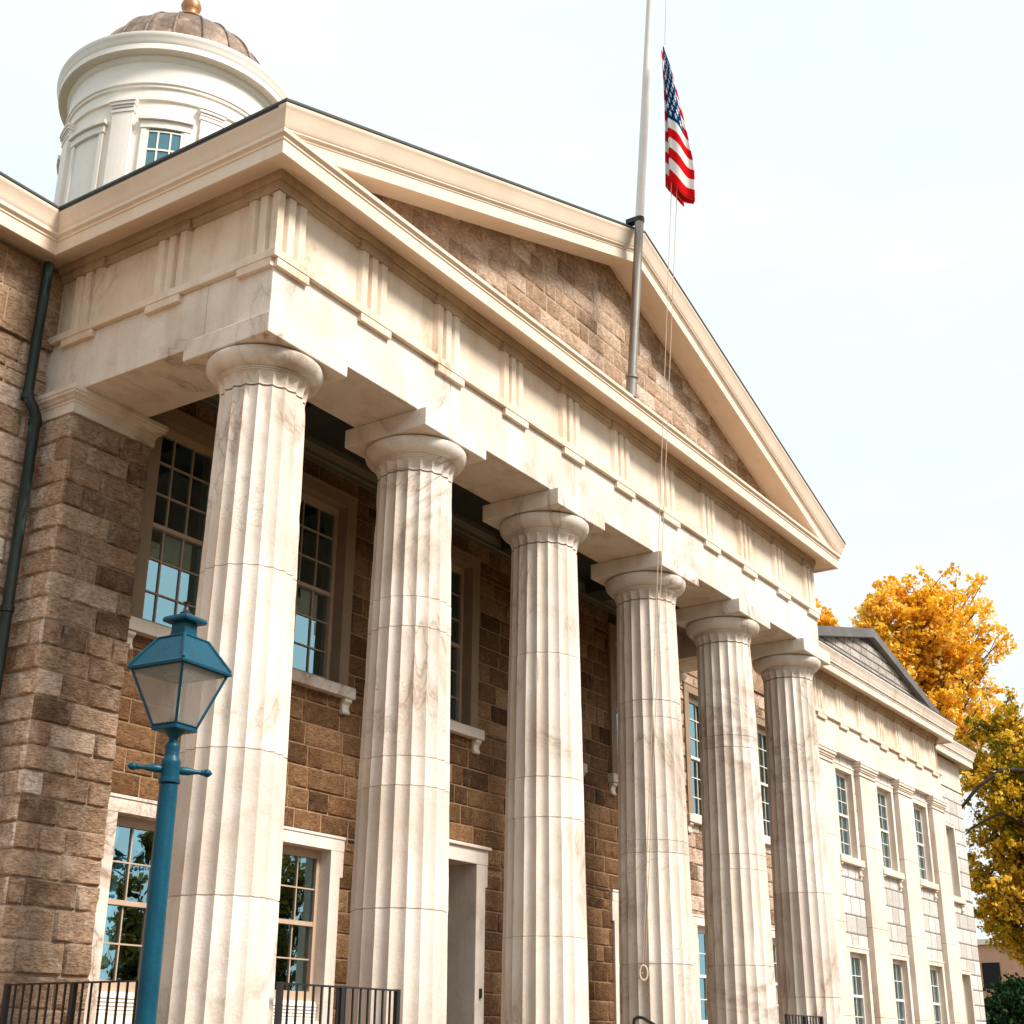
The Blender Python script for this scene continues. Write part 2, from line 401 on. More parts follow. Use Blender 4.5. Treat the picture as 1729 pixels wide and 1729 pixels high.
class MB:
    def __init__(s):
        s.v, s.f, s.mi, s.tone = [], [], [], []
    def face(s, pts, mi=0, tone=0.5):
        b = len(s.v)
        s.v.extend([tuple(p) for p in pts])
        s.f.append(tuple(range(b, b + len(pts)))); s.mi.append(mi); s.tone.append(tone)
    def mesh(s, verts, faces, mi=0, tone=0.5):
        b = len(s.v)
        s.v.extend([tuple(p) for p in verts])
        for f in faces:
            s.f.append(tuple(i + b for i in f)); s.mi.append(mi); s.tone.append(tone)
    def box(s, x0, x1, y0, y1, z0, z1, mi=0, tone=0.5):
        v = [(x0, y0, z0), (x1, y0, z0), (x1, y1, z0), (x0, y1, z0), (x0, y0, z1), (x1, y0, z1), (x1, y1, z1), (x0, y1, z1)]
        s.mesh(v, [(0, 3, 2, 1), (4, 5, 6, 7), (0, 1, 5, 4), (1, 2, 6, 5), (2, 3, 7, 6), (3, 0, 4, 7)], mi, tone)
    def prism(s, poly, a0, a1, plane='xz', mi=0, tone=0.5):
        # poly in the given plane, extruded along the third axis
        def P(u, w, a):
            return (u, a, w) if plane == 'xz' else (a, u, w) if plane == 'yz' else (u, w, a)
        n = len(poly)
        v = [P(u, w, a0) for u, w in poly] + [P(u, w, a1) for u, w in poly]
        f = [tuple(range(n)), tuple(range(2 * n - 1, n - 1, -1))]
        f += [(i, i + n, (i + 1) % n + n, (i + 1) % n) for i in range(n)]
        s.mesh(v, f, mi, tone)
    def sweep(s, prof, path, mi=0, closed=True, tone=0.5, caps=True):
        # prof: (o, z) points, outward = right of travel; path: (x, y)
        n = len(path); k = len(prof)
        offs = []
        for i in range(n):
            d0 = Vector(path[i]) - Vector(path[i - 1]) if i > 0 else None
            d1 = Vector(path[i + 1]) - Vector(path[i]) if i < n - 1 else None
            n0 = Vector((d0.y, -d0.x)).normalized() if d0 else None
            n1 = Vector((d1.y, -d1.x)).normalized() if d1 else None
            if n0 is None: o = n1
            elif n1 is None: o = n0
            else:
                b = (n0 + n1).normalized(); o = b / b.dot(n0)
            offs.append(o)
        v = []
        for i in range(n):
            for (o, z) in prof:
                v.append((path[i][0] + offs[i].x * o, path[i][1] + offs[i].y * o, z))
        f = []
        for i in range(n - 1):
            for j in range(k if closed else k - 1):
                a = i * k + j; b = i * k + (j + 1) % k
                f.append((a, a + k, b + k, b))
        if caps and closed:
            f.append(tuple(range(k - 1, -1, -1))); f.append(tuple(range((n - 1) * k, n * k)))
        s.mesh(v, f, mi, tone)
    def lathe(s, prof, cx, cy, n=48, mi=0, a0=0.0, caps=True):
        v, f = [], []
        for (r, z) in prof:
            for i in range(n):
                t = a0 + 2 * math.pi * i / n
                v.append((cx + r * math.cos(t), cy + r * math.sin(t), z))
        for j in range(len(prof) - 1):
            for i in range(n):
                a = j * n + i; b = j * n + (i + 1) % n
                f.append((a, b, b + n, a + n))
        if caps:
            f.append(tuple(range(n - 1, -1, -1)))
            f.append(tuple(range((len(prof) - 1) * n, len(prof) * n)))
        s.mesh(v, f, mi)
    def tube(s, pts, r, n=8, mi=0, tone=0.5, caps=True):
        pts = [Vector(p) for p in pts]
        rs = r if isinstance(r, (list, tuple)) else [r] * len(pts)
        v, f = [], []
        ref = None
        for i, p in enumerate(pts):
            d = (pts[min(i + 1, len(pts) - 1)] - pts[max(i - 1, 0)]).normalized()
            if ref is None:
                ref = Vector((0, 0, 1)) if abs(d.z) < 0.9 else Vector((1, 0, 0))
            a = (ref - d * ref.dot(d)).normalized(); b = d.cross(a); ref = a
            for k in range(n):
                t = 2 * math.pi * k / n
                v.append(p + a * (rs[i] * math.cos(t)) + b * (rs[i] * math.sin(t)))
        for i in range(len(pts) - 1):
            for k in range(n):
                a = i * n + k; b = i * n + (k + 1) % n
                f.append((a, b, b + n, a + n))
        if caps:
            f.append(tuple(range(n - 1, -1, -1))); f.append(tuple(range((len(pts) - 1) * n, len(pts) * n)))
        s.mesh(v, f, mi, tone)
    def build(s, name, mats, parent=None, smooth=False, angle=35, bevel=0.0, loc=None):
        me = bpy.data.meshes.new(name)
        off = Vector(loc) if loc is not None else Vector((0, 0, 0))
        vv = [(p[0] - off.x, p[1] - off.y, p[2] - off.z) for p in s.v] if loc is not None else s.v
        me.from_pydata(vv, [], s.f)
        for mm in (mats if isinstance(mats, (list, tuple)) else [mats]):
            me.materials.append(M[mm])
        me.polygons.foreach_set("material_index", s.mi)
        at = me.attributes.new("tone", 'FLOAT', 'FACE')
        at.data.foreach_set("value", s.tone)
        bm = bmesh.new(); bm.from_mesh(me)
        bmesh.ops.recalc_face_normals(bm, faces=bm.faces)
        bm.to_mesh(me); bm.free()
        if smooth:
            me.polygons.foreach_set("use_smooth", [True] * len(me.polygons))
            me.set_sharp_from_angle(angle=RAD(angle))
        o = bpy.data.objects.new(name, me)
        scene.collection.objects.link(o)
        if loc is not None: o.location = off
        if parent is not None:
            o.parent = parent
            par = Vector((0, 0, 0)); q = parent
            while q is not None:
                par += Vector(q.location); q = q.parent
            o.location = Vector(o.location) - par
        if bevel:
            b = o.modifiers.new("edge", 'BEVEL'); b.width = bevel; b.segments = 2; b.limit_method = 'ANGLE'; b.angle_limit = RAD(40)
        return o

def ashlar(mb, P, u0, u1, courses, holes=(), wmin=0.3, wmax=0.75, joint=0.014, relief=0.035, rough=0.02, seed=1,
           cell=0.085, clip=None, tone_fn=None, quoin0=False, quoin1=False, mi=0):
    """coursed rock-faced stones. P(u, z, n) -> point; courses: list of z breaks; holes: (ua, ub, za, zb)"""
    r = random.Random(seed)
    for ci in range(len(courses) - 1):
        za, zb = courses[ci], courses[ci + 1]
        a, b = u0, u1
        if clip: a, b = clip(za, zb)
        if b - a < 0.12: continue
        br = [a]
        x = a + (r.uniform(0.25, 0.45) * wmax if ci % 2 else r.uniform(0.6, 1.0) * wmax)
        while x < b - wmin * 0.6:
            br.append(x); x += r.uniform(wmin, wmax)
        br.append(b)
        cuts = sorted({za, zb, *[h for H in holes for h in (H[2], H[3]) if za + 0.02 < h < zb - 0.02]})
        for k in range(len(cuts) - 1):
            z0, z1 = cuts[k], cuts[k + 1]
            for i in range(len(br) - 1):
                segs = [(br[i], br[i + 1])]
                for H in holes:
                    if H[2] < z1 - 0.035 and H[3] > z0 + 0.035:
                        ns = []
                        for (p, q) in segs:
                            if H[1] <= p or H[0] >= q: ns.append((p, q)); continue
                            if H[0] > p: ns.append((p, H[0]))
                            if H[1] < q: ns.append((H[1], q))
                        segs = ns
                for (p, q) in segs:
                    if q - p < 0.03 or z1 - z0 < 0.03: continue
                    tone = tone_fn(r) if tone_fn else min(1, max(0, r.gauss(0.5, 0.24)))
                    jl = 0.0 if (quoin0 and p == a) else joint / 2
                    jr = 0.0 if (quoin1 and q == b) else joint / 2
                    pa, pb, za_, zb_ = p + jl, q - jr, z0 + joint / 2, z1 - joint / 2
                    nu = max(2, int((pb - pa) / cell) + 1); nz = max(2, int((zb_ - za_) / cell) + 1)
                    us = [pa] + [pa + (pb - pa) * (0.045 if t == 0 else t) for t in [0.0] + [j / nu for j in range(1, nu)] + [0.955]] + [pb]
                    zs = [za_] + [za_ + (zb_ - za_) * (0.06 if t == 0 else t) for t in [0.0] + [j / nz for j in range(1, nz)] + [0.94]] + [zb_]
                    seed3 = Vector((r.uniform(0, 50), r.uniform(0, 50), r.uniform(0, 50)))
                    tilt = (r.uniform(-1, 1) * rough * 0.6, r.uniform(-1, 1) * rough * 0.6)
                    verts, fs = [], []
                    for jz, zz in enumerate(zs):
                        for ju, uu in enumerate(us):
                            edge_u = ju in (0, len(us) - 1); edge_z = jz in (0, len(zs) - 1)
                            if edge_z or (edge_u and not ((quoin0 and p == a and ju == 0) or (quoin1 and q == b and ju == len(us) - 1))):
                                n = 0.0
                            elif edge_u:
                                n = 0.0 if not relief else relief * 0.5
                                n = 0.0
                            else:
                                n = relief + rough * (0.7 * mnoise.noise(Vector((uu * 5, zz * 5, 0)) + seed3) + 0.45 * mnoise.noise(Vector((uu * 13, zz * 13, 3)) + seed3)) + tilt[0] * ((uu - pa) / (pb - pa) - .5) + tilt[1] * ((zz - za_) / (zb_ - za_) - .5)
                                n = max(0.004, n)
                            verts.append(P(uu, zz, n))
                    w = len(us)
                    for jz in range(len(zs) - 1):
                        for ju in range(w - 1):
                            t0 = jz * w + ju
                            fs.append((t0, t0 + 1, t0 + w + 1, t0 + w))
                    mb.mesh(verts, fs, mi, tone)

def wall_sheet(mb, P, u0, u1, z0, z1, holes=(), depth=0.3, mi=0, tone=-1.0):
    """mortar-coloured wall body with openings: front and back faces, reveals"""
    us = sorted({u0, u1, *[h for H in holes for h in H[:2]]}); zs = sorted({z0, z1, *[h for H in holes for h in H[2:]]})
    for i in range(len(us) - 1):
        for j in range(len(zs) - 1):
            cu, cz = (us[i] + us[i + 1]) / 2, (zs[j] + zs[j + 1]) / 2
            if any(H[0] < cu < H[1] and H[2] < cz < H[3] for H in holes): continue
            for n in (0.0, -depth):
                mb.face([P(us[i], zs[j], n), P(us[i + 1], zs[j], n), P(us[i + 1], zs[j + 1], n), P(us[i], zs[j + 1], n)], mi, tone)
    for H in list(holes) + [(u0, u1, z0, z1)]:
        for (a, b) in (((H[0], H[2]), (H[1], H[2])), ((H[1], H[2]), (H[1], H[3])), ((H[1], H[3]), (H[0], H[3])), ((H[0], H[3]), (H[0], H[2]))):
            mb.face([P(*a, 0), P(*b, 0), P(*b, -depth), P(*a, -depth)], mi, tone)

def courses(z0, z1, lo=0.27, hi=0.33, seed=3):
    r = random.Random(seed); z = [z0]
    while z[-1] < z1 - hi * 1.3: z.append(z[-1] + r.uniform(lo, hi))
    z.append(z1)
    return z

# ------------------------------------------------------------------ setting
A0 = -0.12                       # outer face of the porch beam
W0 = 15.262                      # its right end
XM = 7.571                       # porch axis
YW = 3.12                        # wall inside the porch
YL = 3.6                         # main wall left of the porch
YR = 3.35                        # main wall right of the porch
FLOOR = 1.2

g = MB(); g.box(-700, 700, -700, 700, -0.5, 0.0)
o = g.build("ground", 'grass'); tag(o, "brown leafy ground around the building", "ground", kind='structure')
g = MB(); g.box(-60, 60, -10.5, 3.0, -0.3, 0.012)
o = g.build("pavement", 'paving'); tag(o, "warm tan paving in front of the porch", "pavement", kind='structure')
g = MB(); g.box(-200, 200, -34, -19, -0.3, 0.008)
o = g.build("road", 'roofing'); tag(o, "dark asphalt road in front of the building", "road", kind='structure')

# ------------------------------------------------------------------ courthouse
house = empty("courthouse", (XM, YW, 0))
tag(house, "brownstone courthouse with marble column porch, pediment and copper domed cupola", "courthouse")

# --- porch platform and steps
p = MB()
p.box(-0.45, W0 + 0.33, -0.45, YW + 0.2, 0.0, FLOOR)
for k in range(6):
    p.box(2.2, W0 - 2.1, -0.45 - 0.32 * (k + 1), -0.45 - 0.32 * k - 0.002, 0.0, FLOOR - 0.171 * (k + 1))
p.build("porch_steps", 'step_stone', house, bevel=0.012)

# --- windows --------------------------------------------------------------
def window(parent, xc, yw, z0, z1, hw, cols, rows, style, seed=0, curtain=None, ears=0.0, sash='sash', casing='casing',
           c_in=0.05, c_w=0.2, depth=0.18, head=0.2, sill=True, brackets=True, sillmat='marble', vent=False, paper=False, interior=0.9):
    """opening hw half width between z0..z1 (glass); yw = wall face; returns hole for the wall"""
    ci = hw + c_in                       # inner half width of casing
    co = ci + c_w
    zt = z1 + c_in
    zb = z0 - c_in
    yf, yb = yw - 0.065, yw + depth + 0.05
    m_ = MB()
    # jambs, head
    for s in (-1, 1):
        x0, x1 = sorted((xc + s * ci, xc + s * co))
        m_.box(x0, x1, yf, yb, zb if not vent else zb - 0.40, zt)
        if ears:
            e0, e1 = sorted((xc + s * co, xc + s * (co + ears)))
            m_.box(e0, e1, yf + 0.003, yw + 0.05, zt - 0.34, zt)
    hx = co + ears
    m_.box(xc - hx, xc + hx, yf - 0.004, yb - 0.003, zt, zt + head)
    m_.box(xc - hx - 0.008, xc + hx + 0.008, yf - 0.018, yw + 0.02, zt + head, zt + head + 0.035)
    # inner stepped fillet of the architrave
    for s in (-1, 1):
        x0, x1 = sorted((xc + s * (ci + 0.05), xc + s * (ci + 0.002)))
        m_.box(x0, x1, yf + 0.05, yf + 0.052, zb, zt)
    win = m_.build("window", casing, parent, bevel=0.008)
    # sash frames and glazing bars
    b = MB(); ys = yw + depth
    fw = 0.045
    b.box(xc - ci, xc - hw + 0.002, ys - 0.05, ys + 0.05, zb, zt)
    b.box(xc + hw - 0.002, xc + ci, ys - 0.05, ys + 0.05, zb, zt)
    b.box(xc - hw, xc + hw, ys - 0.048, ys + 0.048, zb, z0 + 0.05)
    b.box(xc - hw, xc + hw, ys - 0.048, ys + 0.048, z1 - 0.045, zt)
    zm = (z0 + z1) / 2
    b.box(xc - hw, xc + hw, ys - 0.044, ys + 0.044, zm - 0.028, zm + 0.028)
    pw = 2 * hw / cols
    for half, yo in ((0, 0.012), (1, -0.018)):
        za, zb_ = (z0, zm) if half == 0 else (zm, z1)
        for c in range(1, cols):
            x = xc - hw + c * pw
            b.box(x - 0.009, x + 0.009, ys + yo - 0.016, ys + yo + 0.016, za + 0.02, zb_ - 0.02)
        ph = (zb_ - za) / (rows // 2)
        for r_ in range(1, rows // 2):
            z = za + r_ * ph
            b.box(xc - hw, xc + hw, ys + yo - 0.019, ys + yo + 0.013, z - 0.009, z + 0.009)
    b.build("sash", sash, win)
    gl = MB()
    gl.box(xc - hw, xc + hw, ys + 0.017, ys + 0.022, z0, zm)
    gl.box(xc - hw, xc + hw, ys - 0.012, ys - 0.007, zm, z1)
    gl.build("pane", 'glass', win)
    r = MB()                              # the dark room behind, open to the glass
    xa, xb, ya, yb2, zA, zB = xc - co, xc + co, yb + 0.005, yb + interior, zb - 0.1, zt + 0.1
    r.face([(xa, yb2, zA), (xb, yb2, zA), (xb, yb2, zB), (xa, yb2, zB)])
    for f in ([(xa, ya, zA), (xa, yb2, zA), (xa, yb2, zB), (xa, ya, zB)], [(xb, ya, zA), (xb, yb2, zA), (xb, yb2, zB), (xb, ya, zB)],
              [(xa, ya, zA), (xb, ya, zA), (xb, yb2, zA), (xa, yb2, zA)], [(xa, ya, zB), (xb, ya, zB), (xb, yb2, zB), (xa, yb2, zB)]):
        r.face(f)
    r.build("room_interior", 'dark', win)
    if curtain == 'drape':
        c = MB(); rr = random.Random(seed)
        for s in (-1, 1):
            n = 26; w = hw * rr.uniform(0.75, 0.98)
            front = []
            for i in range(n + 1):
                x = xc + s * (hw + 0.02 - w * i / n)
                front.append((x, ys + 0.13 + 0.03 * math.sin(i * 1.35 + seed)))
            v = [(x, y, z0 - 0.02) for x, y in front] + [(x, y, z1 + 0.02) for x, y in front]
            f = [(i, i + 1, i + n + 2, i + n + 1) for i in range(n)]
            c.mesh(v, f)
        c.build("curtain", 'curtain', win, smooth=True)
    elif curtain == 'blind':
        c = MB(); z = z0 + 0.02
        while z < z1:
            c.mesh([(xc - hw + .01, ys + 0.10, z), (xc + hw - .01, ys + 0.10, z), (xc + hw - .01, ys + 0.122, z + 0.016), (xc - hw + .01, ys + 0.122, z + 0.016)], [(0, 1, 2, 3)])
            z += 0.027
        c.build("blind", 'blind', win)
    if paper:
        c = MB(); c.box(xc - hw + 0.02, xc - hw + 0.2, ys + 0.03, ys + 0.034, z0 + (z1 - z0) * .63, z0 + (z1 - z0) * .72)
        c.build("paper_notice", 'paper', win)
    if sill:
        s_ = MB()
        s_.box(xc - co - 0.10, xc + co + 0.10, yw - 0.14, yb - 0.004, zb - 0.165, zb - 0.002)
        s_.build("sill", sillmat, win, bevel=0.012)
        if brackets:
            for s in (-1, 1):
                k = MB(); w = 0.075; x = xc + s * (co - 0.02)
                prof = [(yw + 0.03, zb - 0.17), (yw - 0.115, zb - 0.17), (yw - 0.11, zb - 0.21), (yw - 0.065, zb - 0.25), (yw - 0.06, zb - 0.31), (yw - 0.085, zb - 0.36), (yw - 0.07, zb - 0.385), (yw + 0.03, zb - 0.385)]
                k.prism(prof, x - w, x + w, 'yz')
                k.build("bracket", sillmat, win, bevel=0.008)
    if vent:
        k = MB()
        zc = zb - 0.02
        for i in range(5):
            k.box(xc - ci + 0.02, xc + ci - 0.02, yw + 0.03 + 0.003 * i, yw + 0.06, zc - 0.045 - i * 0.04, zc - 0.02 - i * 0.04)
        k.box(xc - ci, xc + ci, yw + 0.062, yw + 0.12, zb - 0.40, zb)
        k.box(xc - ci, xc + ci, yw - 0.03, yw + 0.061, zb - 0.40, zb - 0.24)
        k.build("vent_grille", 'white', win)
    return (xc - ci - 0.02, xc + ci + 0.02, zb - (0.38 if vent else 0), zt + 0.02)

UP = dict(z0=6.48, z1=9.05, hw=0.50, cols=3, rows=6, style='up', c_in=0.06, c_w=0.20, head=0.17, depth=0.17)
LO = dict(z0=2.30, z1=4.08, hw=0.53, cols=3, rows=4, style='lo', c_in=0.07, c_w=0.20, head=0.16, ears=0.06, sill=False, vent=True, depth=0.17, casing='marble', sash='sash')
WX = [1.88, 4.37, XM, 10.77, 13.42]
holes = []
for i, x in enumerate(WX):
    holes.append(window(house, x, YW, seed=i, paper=(i == 0), **UP))
    if i != 2:
        holes.append(window(house, x, YW, seed=10 + i, curtain='blind' if i < 2 else 'drape', **LO))
# door
DH = (XM - 0.80, XM + 0.80, FLOOR, 4.33)
d = MB()
for s in (-1, 1):
    x0, x1 = sorted((XM + s * 0.80, XM + s * 1.04)); d.box(x0, x1, YW - 0.065, YW + 0.52, FLOOR, 4.33)
    x0, x1 = sorted((XM + s * 1.04, XM + s * 1.10)); d.box(x0, x1, YW - 0.062, YW + 0.05, 4.0, 4.33)
d.box(XM - 1.10, XM + 1.10, YW - 0.069, YW + 0.517, 4.33, 4.56)
d.box(XM - 1.13, XM + 1.13, YW - 0.115, YW + 0.02, 4.56, 4.61)
door = d.build("door", 'marble', house, bevel=0.01)
d = MB()
d.box(XM - 0.80, XM + 0.80, YW + 0.53, YW + 0.58, FLOOR, 4.33)
for s in (-1, 1):
    for (za, zb) in ((FLOOR + 0.2, 2.1), (2.25, 3.2), (3.35, 4.15)):
        x0, x1 = sorted((XM + s * 0.12, XM + s * 0.70)); d.box(x0, x1, YW + 0.515, YW + 0.531, za, zb)
d.build("door_leaf", 'door', door, bevel=0.006)
d = MB(); d.lathe([(0.02, 2.26), (0.034, 2.27), (0.03, 2.30), (0.014, 2.32), (0.014, 2.42), (0.03, 2.44), (0.02, 2.45)], XM + 0.70, YW + 0.47, 12)
d.build("handle", 'brass', door, smooth=True)
d = MB(); d.box(XM + 0.90, XM + 0.95, YW - 0.095, YW - 0.066, 2.38, 2.52)
d.build("keypad", 'iron', door, bevel=0.004)
holes.append((XM - 0.82, XM + 0.82, FLOOR, 4.35))

def tones(r):
    return min(1, max(0.0, r.gauss(0.40, 0.21)))
def tones_lit(r):  # paler mean: open-sky light put into the tone of outer faces
    return min(1, max(0.0, r.gauss(0.68, 0.20)))

# --- wall inside the porch
w = MB()
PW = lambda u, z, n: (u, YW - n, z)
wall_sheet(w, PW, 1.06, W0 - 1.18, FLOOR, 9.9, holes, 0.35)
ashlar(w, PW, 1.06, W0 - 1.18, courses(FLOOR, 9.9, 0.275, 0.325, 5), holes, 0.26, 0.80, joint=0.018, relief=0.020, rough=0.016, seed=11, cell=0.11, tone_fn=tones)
w.build("porch_wall", 'stone_shaded', house, smooth=True, angle=50)

# --- corner piers
def pier(x0, x1, yb, left, seed):
    w = MB(); zt = 8.58
    yf = 2.96
    cs = courses(0.0, zt, 0.262, 0.292, 9)
    cs = [z if z > 3.2 else None for z in cs]; cs = [z for z in cs if z is not None]
    low = [0.0]
    while low[-1] < cs[0] - 0.45: low.append(low[-1] + 0.335)
    cs = low + cs
    w.box(x0 + 0.004, x1 - 0.004, yf + 0.004, yb + 0.3, 0.0, zt, 0, -1)
    ashlar(w, lambda u, z, n: (u, yf - n, z), x0, x1, cs, (), 0.34, 0.78, relief=0.030, rough=0.046, seed=seed, cell=0.05, tone_fn=tones if left else tones, quoin0=True, quoin1=True)
    sx = x0 if left else x1
    s = -1 if left else 1
    ashlar(w, lambda u, z, n: (sx + s * n, u, z), yf, yb, cs, (), 0.30, 0.7, relief=0.030, rough=0.046, seed=seed + 1, cell=0.05, tone_fn=tones_lit, quoin0=True)
    sx2 = x1 if left else x0
    ashlar(w, lambda u, z, n: (sx2 - s * n * 0.2, u, z), yf, YW - 0.03, cs, (), 0.2, 0.3, relief=0.01, rough=0.005, seed=seed + 2, cell=0.08, tone_fn=tones, quoin0=True)
    o = w.build("corner_pier", 'stone', house, smooth=True, angle=55)
    c = MB()
    path = [(x0, yb), (x0, yf), (x1, yf), (x1, YW)] if left else [(x0, YW), (x0, yf), (x1, yf), (x1, yb)]
    prof = [(-0.3, 8.58), (0.045, 8.58), (0.045, 8.70), (0.06, 8.705), (0.06, 8.735), (0.085, 8.74), (0.10, 8.765), (0.135, 8.785), (0.135, 8.815), (0.15, 8.82), (0.15, 8.878), (-0.3, 8.878)]
    c.sweep(prof, path)
    c.build("pier_capital", 'marble', o, bevel=0.006)
pier(A0, 1.05, YL, True, 21)
pier(W0 - 1.17, W0, YR, False, 31)

# --- main walls left and right of the porch
def main_wall(x0, x1, y, seed, holes, tf):
    w = MB()
    P = lambda u, z, n: (u, y - n, z)
    wall_sheet(w, P, x0, x1, 0, 10.66, holes, 0.35)
    ashlar(w, P, x0, x1, courses(0.0, 9.56, 0.285, 0.33, seed), holes, 0.34, 0.78, relief=0.028, rough=0.02, seed=seed, cell=0.09, tone_fn=tf)
    ashlar(w, P, x0, x1, [9.66, 10.15, 10.66], holes, 0.6, 1.1, relief=0.015, rough=0.006, seed=seed + 1, cell=0.15, tone_fn=lambda r: r.uniform(0.35, 0.6), mi=1)
    w.box(x0, x1, y - 0.075, y + 0.1, 9.56, 9.655, 0, 0.3)
    return w.build("main_wall", ['stone', 'stone_smooth'], house, smooth=True, angle=50)
hl = []
for x in (-5.2, -9.2):
    hl.append(window(house, x, YL, seed=50, **UP)); hl.append(window(house, x, YL, seed=51, curtain='blind', **LO))
main_wall(-13.5, A0 + 0.25, YL, 41, hl, tones_lit)
hr = []
UR = dict(UP); UR.update(z0=6.25, z1=8.72, sash='sash_white')
LR = dict(LO); LR.update(z0=2.2, z1=3.95, sash='sash_white')
for x in (16.95, 20.45):
    hr.append(window(house, x, YR, seed=60, curtain='drape', **UR)); hr.append(window(house, x, YR, seed=61, curtain='drape', **LR))
main_wall(W0, 21.4, YR, 43, hr, lambda r: min(1, max(0, r.gauss(0.6, 0.25))))
# rest of the block, behind
w = MB()
w.box(-13.5, -13.1, YL + 0.36, 19.0, 0, 10.6); w.box(28, 28.4, 6.0, 19.0, 0, 10.6); w.box(-13.5, 28.4, 19.0, 19.4, 0, 10.6)
w.build("rear_wall", 'stone', house)

# --- columns
COLX = [0.375, 3.102, 6.109, 9.12, 11.942, 14.767]
JOINTS = [[6.19, 4.33, 2.96], [6.61, 6.24, 4.72, 4.39, 3.07], [6.64, 4.97, 4.45, 2.98], [6.62, 6.36, 4.53, 4.35, 2.81], [6.60, 6.40, 4.65, 4.41, 2.93], [6.27, 4.30, 2.55]]
def column(x, y, joints, seed):
    base = empty("column", (0, 0, 0)); base.parent = house
    NF, NS = 20, 7
    z0, zn, ztop = FLOOR, 8.225, 8.372
    def R(z):
        t = (z - z0) / (ztop - z0)
        return 0.562 - 0.097 * (t ** 1.25)
    rows = []                             # (z, radius scale offset, flute depth factor, groove?)
    zs = list(np.linspace(z0, zn - 0.02, 70))
    for j in joints: zs = [z for z in zs if abs(z - j) > 0.05]
    ev = [(z, 0.0, 1.0) for z in zs]
    for j in joints:
        g_ = 0.0035 + 0.002 * ((int(j * 100) * 7) % 3) / 2
        ev += [(j - g_ - 0.001, 0.0, 1.0), (j - g_, -0.010, 1.0), (j + g_, -0.010, 1.0), (j + g_ + 0.001, 0.0, 1.0)]
    ev += [(zn - 0.012, 0.0, 1.0), (zn - 0.010, -0.022, 1.0), (zn + 0.010, -0.022, 1.0), (zn + 0.012, 0.0, 1.0)]
    for t in (0.15, 0.35, 0.55, 0.72, 0.86, 0.95, 1.0):
        ev.append((zn + 0.012 + (ztop - zn - 0.012) * t, 0.034 * t * t, (1.35 if t < 0.9 else 1.0) * math.sqrt(max(0, 1 - t ** 4))))
    ev.sort()
    rr = random.Random(seed); off = rr.uniform(0, 0.3)
    lim = sorted(joints) + [99]
    dr_r = [rr.uniform(-0.003, 0.003) for _ in lim]; dr_a = [rr.uniform(-0.006, 0.006) for _ in lim]; dr_t = [rr.uniform(0.15, 0.85) for _ in lim]
    zt_ = [next(k for k, q in enumerate(lim) if z < q) for z in [e_[0] for e_ in ev]]
    v, f, mi = [], [], []
    n = NF * NS
    for ei, (z, dr, fd) in enumerate(ev):
        r = R(z) + dr + dr_r[zt_[ei]]
        for i in range(n):
            k = i % NS; t = 2 * k / NS - 1
            dep = 0.036 * (1 - t * t) * fd * (R(z) / 0.55)
            a = off + dr_a[zt_[ei]] + 2 * math.pi * i / n
            if k == 0 and fd == 1.0:
                ch = mnoise.noise(Vector((z * 3.1, a * 7, seed)))
                dep += 0.030 * max(0, ch - 0.30) + 0.003 * abs(mnoise.noise(Vector((z * 9, a * 5, seed + 3))))
            v.append((x + (r - dep) * math.cos(a), y + (r - dep) * math.sin(a), z))
    mb = MB()
    groove = []
    for j in range(len(ev) - 1):
        gr = ev[j][1] < -0.01 or ev[j + 1][1] < -0.01
        for i in range(n):
            a = j * n + i; b = j * n + (i + 1) % n
            f.append((a, b, b + n, a + n)); groove.append(1 if gr else 0)
    mb.mesh(v, f); mb.mi = groove
    mb.tone = [dr_t[zt_[j]] for j in range(len(ev) - 1) for i in range(n)]
    mb.face([v[(len(ev) - 1) * n + i] for i in range(n)])
    mb.build("shaft", ['marble_col', 'joint'], base, smooth=True, angle=24)
    c = MB()
    prof = [(0.40, 8.372), (0.487, 8.372), (0.490, 8.380), (0.486, 8.386), (0.478, 8.388), (0.495, 8.392), (0.499, 8.400), (0.495, 8.407), (0.486, 8.409), (0.506, 8.413), (0.511, 8.421), (0.508, 8.429), (0.500, 8.432)]
    prof += [(0.500 + 0.142 * math.sin(t * math.pi / 2) ** 0.9, 8.432 + 0.155 * (1 - math.cos(t * math.pi / 2)) ** 0.85) for t in np.linspace(0.06, 1, 12)]
    prof += [(0.640, 8.600), (0.628, 8.615), (0.600, 8.626), (0.40, 8.628)]
    c.lathe(prof, x, y, 72)
    c.build("capital", 'marble_col', base, smooth=True, angle=40)
    b = MB(); h = 0.638
    b.box(x - h, x + h, y - h, y + h, 8.632, 8.878)
    b.build("abacus", 'marble', base, bevel=0.012)
for i, x in enumerate(COLX):
    column(x, 0.375, JOINTS[i], 100 + i)

# --- porch beam, frieze, cornice --------------------------------------------
TRI = 0.55
def triglyph_profile(w):
    # front outline of a triglyph across its width: chamfer, shank, groove, shank, groove, shank, chamfer
    u = w / 2; d = 0.065
    return [(-u, d * .9), (-u + .035, 0.0), (-u + .125, 0.0), (-u + .19, d), (-u + .235, 0.0)][:0] or \
        [(-u, d), (-u + 0.045, 0.0), (-u + 0.145, 0.0), (-u + 0.195, d), (-0.052 - 0.0, 0.0), (0.052, 0.0), (u - 0.195, d), (u - 0.145, 0.0), (u - 0.045, 0.0), (u, d)]

